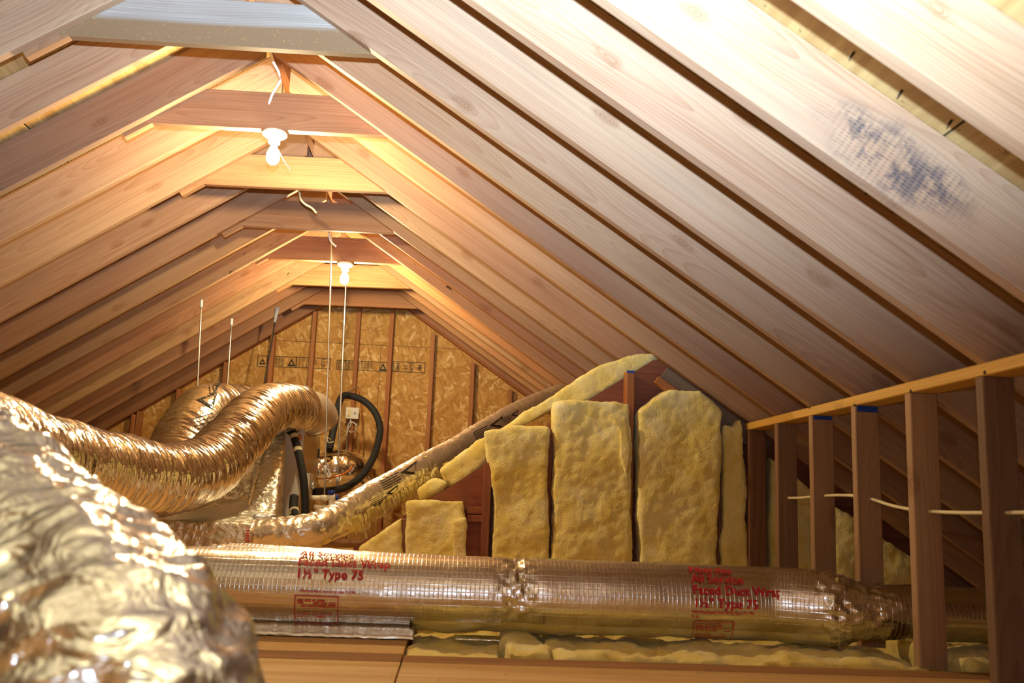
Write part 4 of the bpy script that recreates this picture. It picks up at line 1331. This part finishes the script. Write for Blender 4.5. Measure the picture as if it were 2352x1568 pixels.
# ------------------------------------------------------------------ hanger rods and strap
def rod(top, bot, label, r=.0055, couplings=(), name='hanger_rod'):
    root = empty(name, bot, label, 'rod', 'threaded hanger rods')
    link('rod', tube_mesh([top, bot], r, 8, .2, spline=False), M['steel'], root)
    for t in couplings:
        c = top.lerp(bot, t); d = (bot - top).normalized()
        link('coupling', tube_mesh([c - d * .028, c + d * .028], r * 2.0, 10, .02, spline=False), M['white_metal'], root)
rod(P(463, 681, 6.43), P(446, 1060, 6.43) , 'steel hanger rod farthest left, ending on a left rafter', couplings=(.045,))
rod(P(533, 724, 7.23), P(512, 1040, 7.23), 'shorter steel hanger rod second from the left', couplings=(.05,))
rod(P(764, 452, 6.41), P(744, 1186, 6.41), 'long steel hanger rod passing just left of the farther bulb', couplings=(.86,))
rod(P(797, 590, 7.22), P(772, 1172, 7.22), 'pale steel hanger rod below the farther bulb', r=.0065, couplings=(.88,))
rt = empty('hanger_strap', P(603, 900, 7.9), 'dark flat metal hanger strap with a bent bright top end', 'strap')
a, b, c = P(638, 706, 8.0), P(631, 740, 7.99), P(603, 905, 7.9)
link('strap_end', lumpy(prism_xz([(a.x - .016, a.z), (a.x + .016, a.z), (b.x + .008, b.z), (b.x - .008, b.z)], 7.994, 7.997), .003, [], 0, 1) if False else prism_xz([(a.x - .017, a.z), (a.x + .017, a.z), (b.x + .008, b.z), (b.x - .008, b.z)], 7.993, 7.996), M['galv'], rt)
link('strap_run', tube_mesh([b, P(622, 800, 7.96), P(612, 850, 7.93), c], .006, 6, .05), M['nail'], rt)

# ------------------------------------------------------------------ lamps
def lamp(px, py_holder, y, ztop, label, scale=1.0, cord=None):
    q = P(px, py_holder, y)
    root = empty('ceiling_lamp', Vector((q.x, y, ztop)), label, 'lamp', 'bare bulbs on the collar ties')
    z = ztop
    base = lathe_mesh([(.0, 0), (.050, 0), (.056, -.006), (.056, -.016), (.046, -.024), (.030, -.032), (.026, -.044), (.026, -.056), (.020, -.058), (.0, -.058)], 32)
    if scale != 1: base.transform(Matrix.Scale(scale, 4))
    link('lamp_holder', base, M['porcelain'], root, Matrix.Translation((q.x, y, z - .0005)))
    prof = [(.0125, -.056), (.013, -.068), (.018, -.080), (.025, -.096), (.0295, -.113), (.0300, -.124), (.0275, -.138), (.021, -.149), (.011, -.156), (.0, -.158)]
    link('bulb', lathe_mesh(prof, 14), M['bulb'], root, Matrix.Translation((q.x, y, z)))
    if cord:
        link('pull_chain', tube_mesh([P(a, b, y - .03) for a, b in cord], .0022, 6, .01), M['cable'], root)
t1 = TIES[1]; t4 = TIES[4]
lamp(630, 325, Y0 + 2 * S + TK / 2, H + (t1[1] + t1[3]) / 2 - .001, 'lit bare bulb in a white holder on the nearer collar tie', 1.0, [(640, 345), (655, 372), (664, 384), (670, 392)])
lamp(793, 613, Y0 + 8 * S + TK / 2, H + (t4[1] + t4[3]) / 2 - .002, 'lit bare bulb in a white holder on the farther collar tie', 1.0)

# ------------------------------------------------------------------ loose cables by the ridge
pts = [P(618, 105, 3.9), P(627, 140, 3.92), P(640, 165, 3.95), P(644, 182, 3.95), P(636, 200, 3.96), P(624, 220, 3.98), P(615, 250, 4.0)]
tag(link('electrical_cable', tube_mesh(pts, .0065, 10, .02), M['greycable']), 'white cable dropping from the ridge behind the nearest collar tie', 'cable', 'loose cables by the ridge')
pts = [P(686, 418, 5.1), P(688, 440, 5.1), P(691, 458, 5.1), P(703, 470, 5.1), P(716, 477, 5.1), P(727, 489, 5.1)]
tag(link('electrical_cable', tube_mesh(pts, .006, 10, .015), M['cable']), 'short bent cable end hanging over the shaded fourth collar tie', 'cable', 'loose cables by the ridge')
pts = [P(755, 520, 5.9), P(756, 538, 5.9), P(759, 552, 5.9), P(765, 560, 5.9), P(772, 566, 5.9)]
tag(link('electrical_cable', tube_mesh(pts, .007, 10, .012), M['greycable']), 'short white cable stub at the top of the long hanger rod', 'cable', 'loose cables by the ridge')
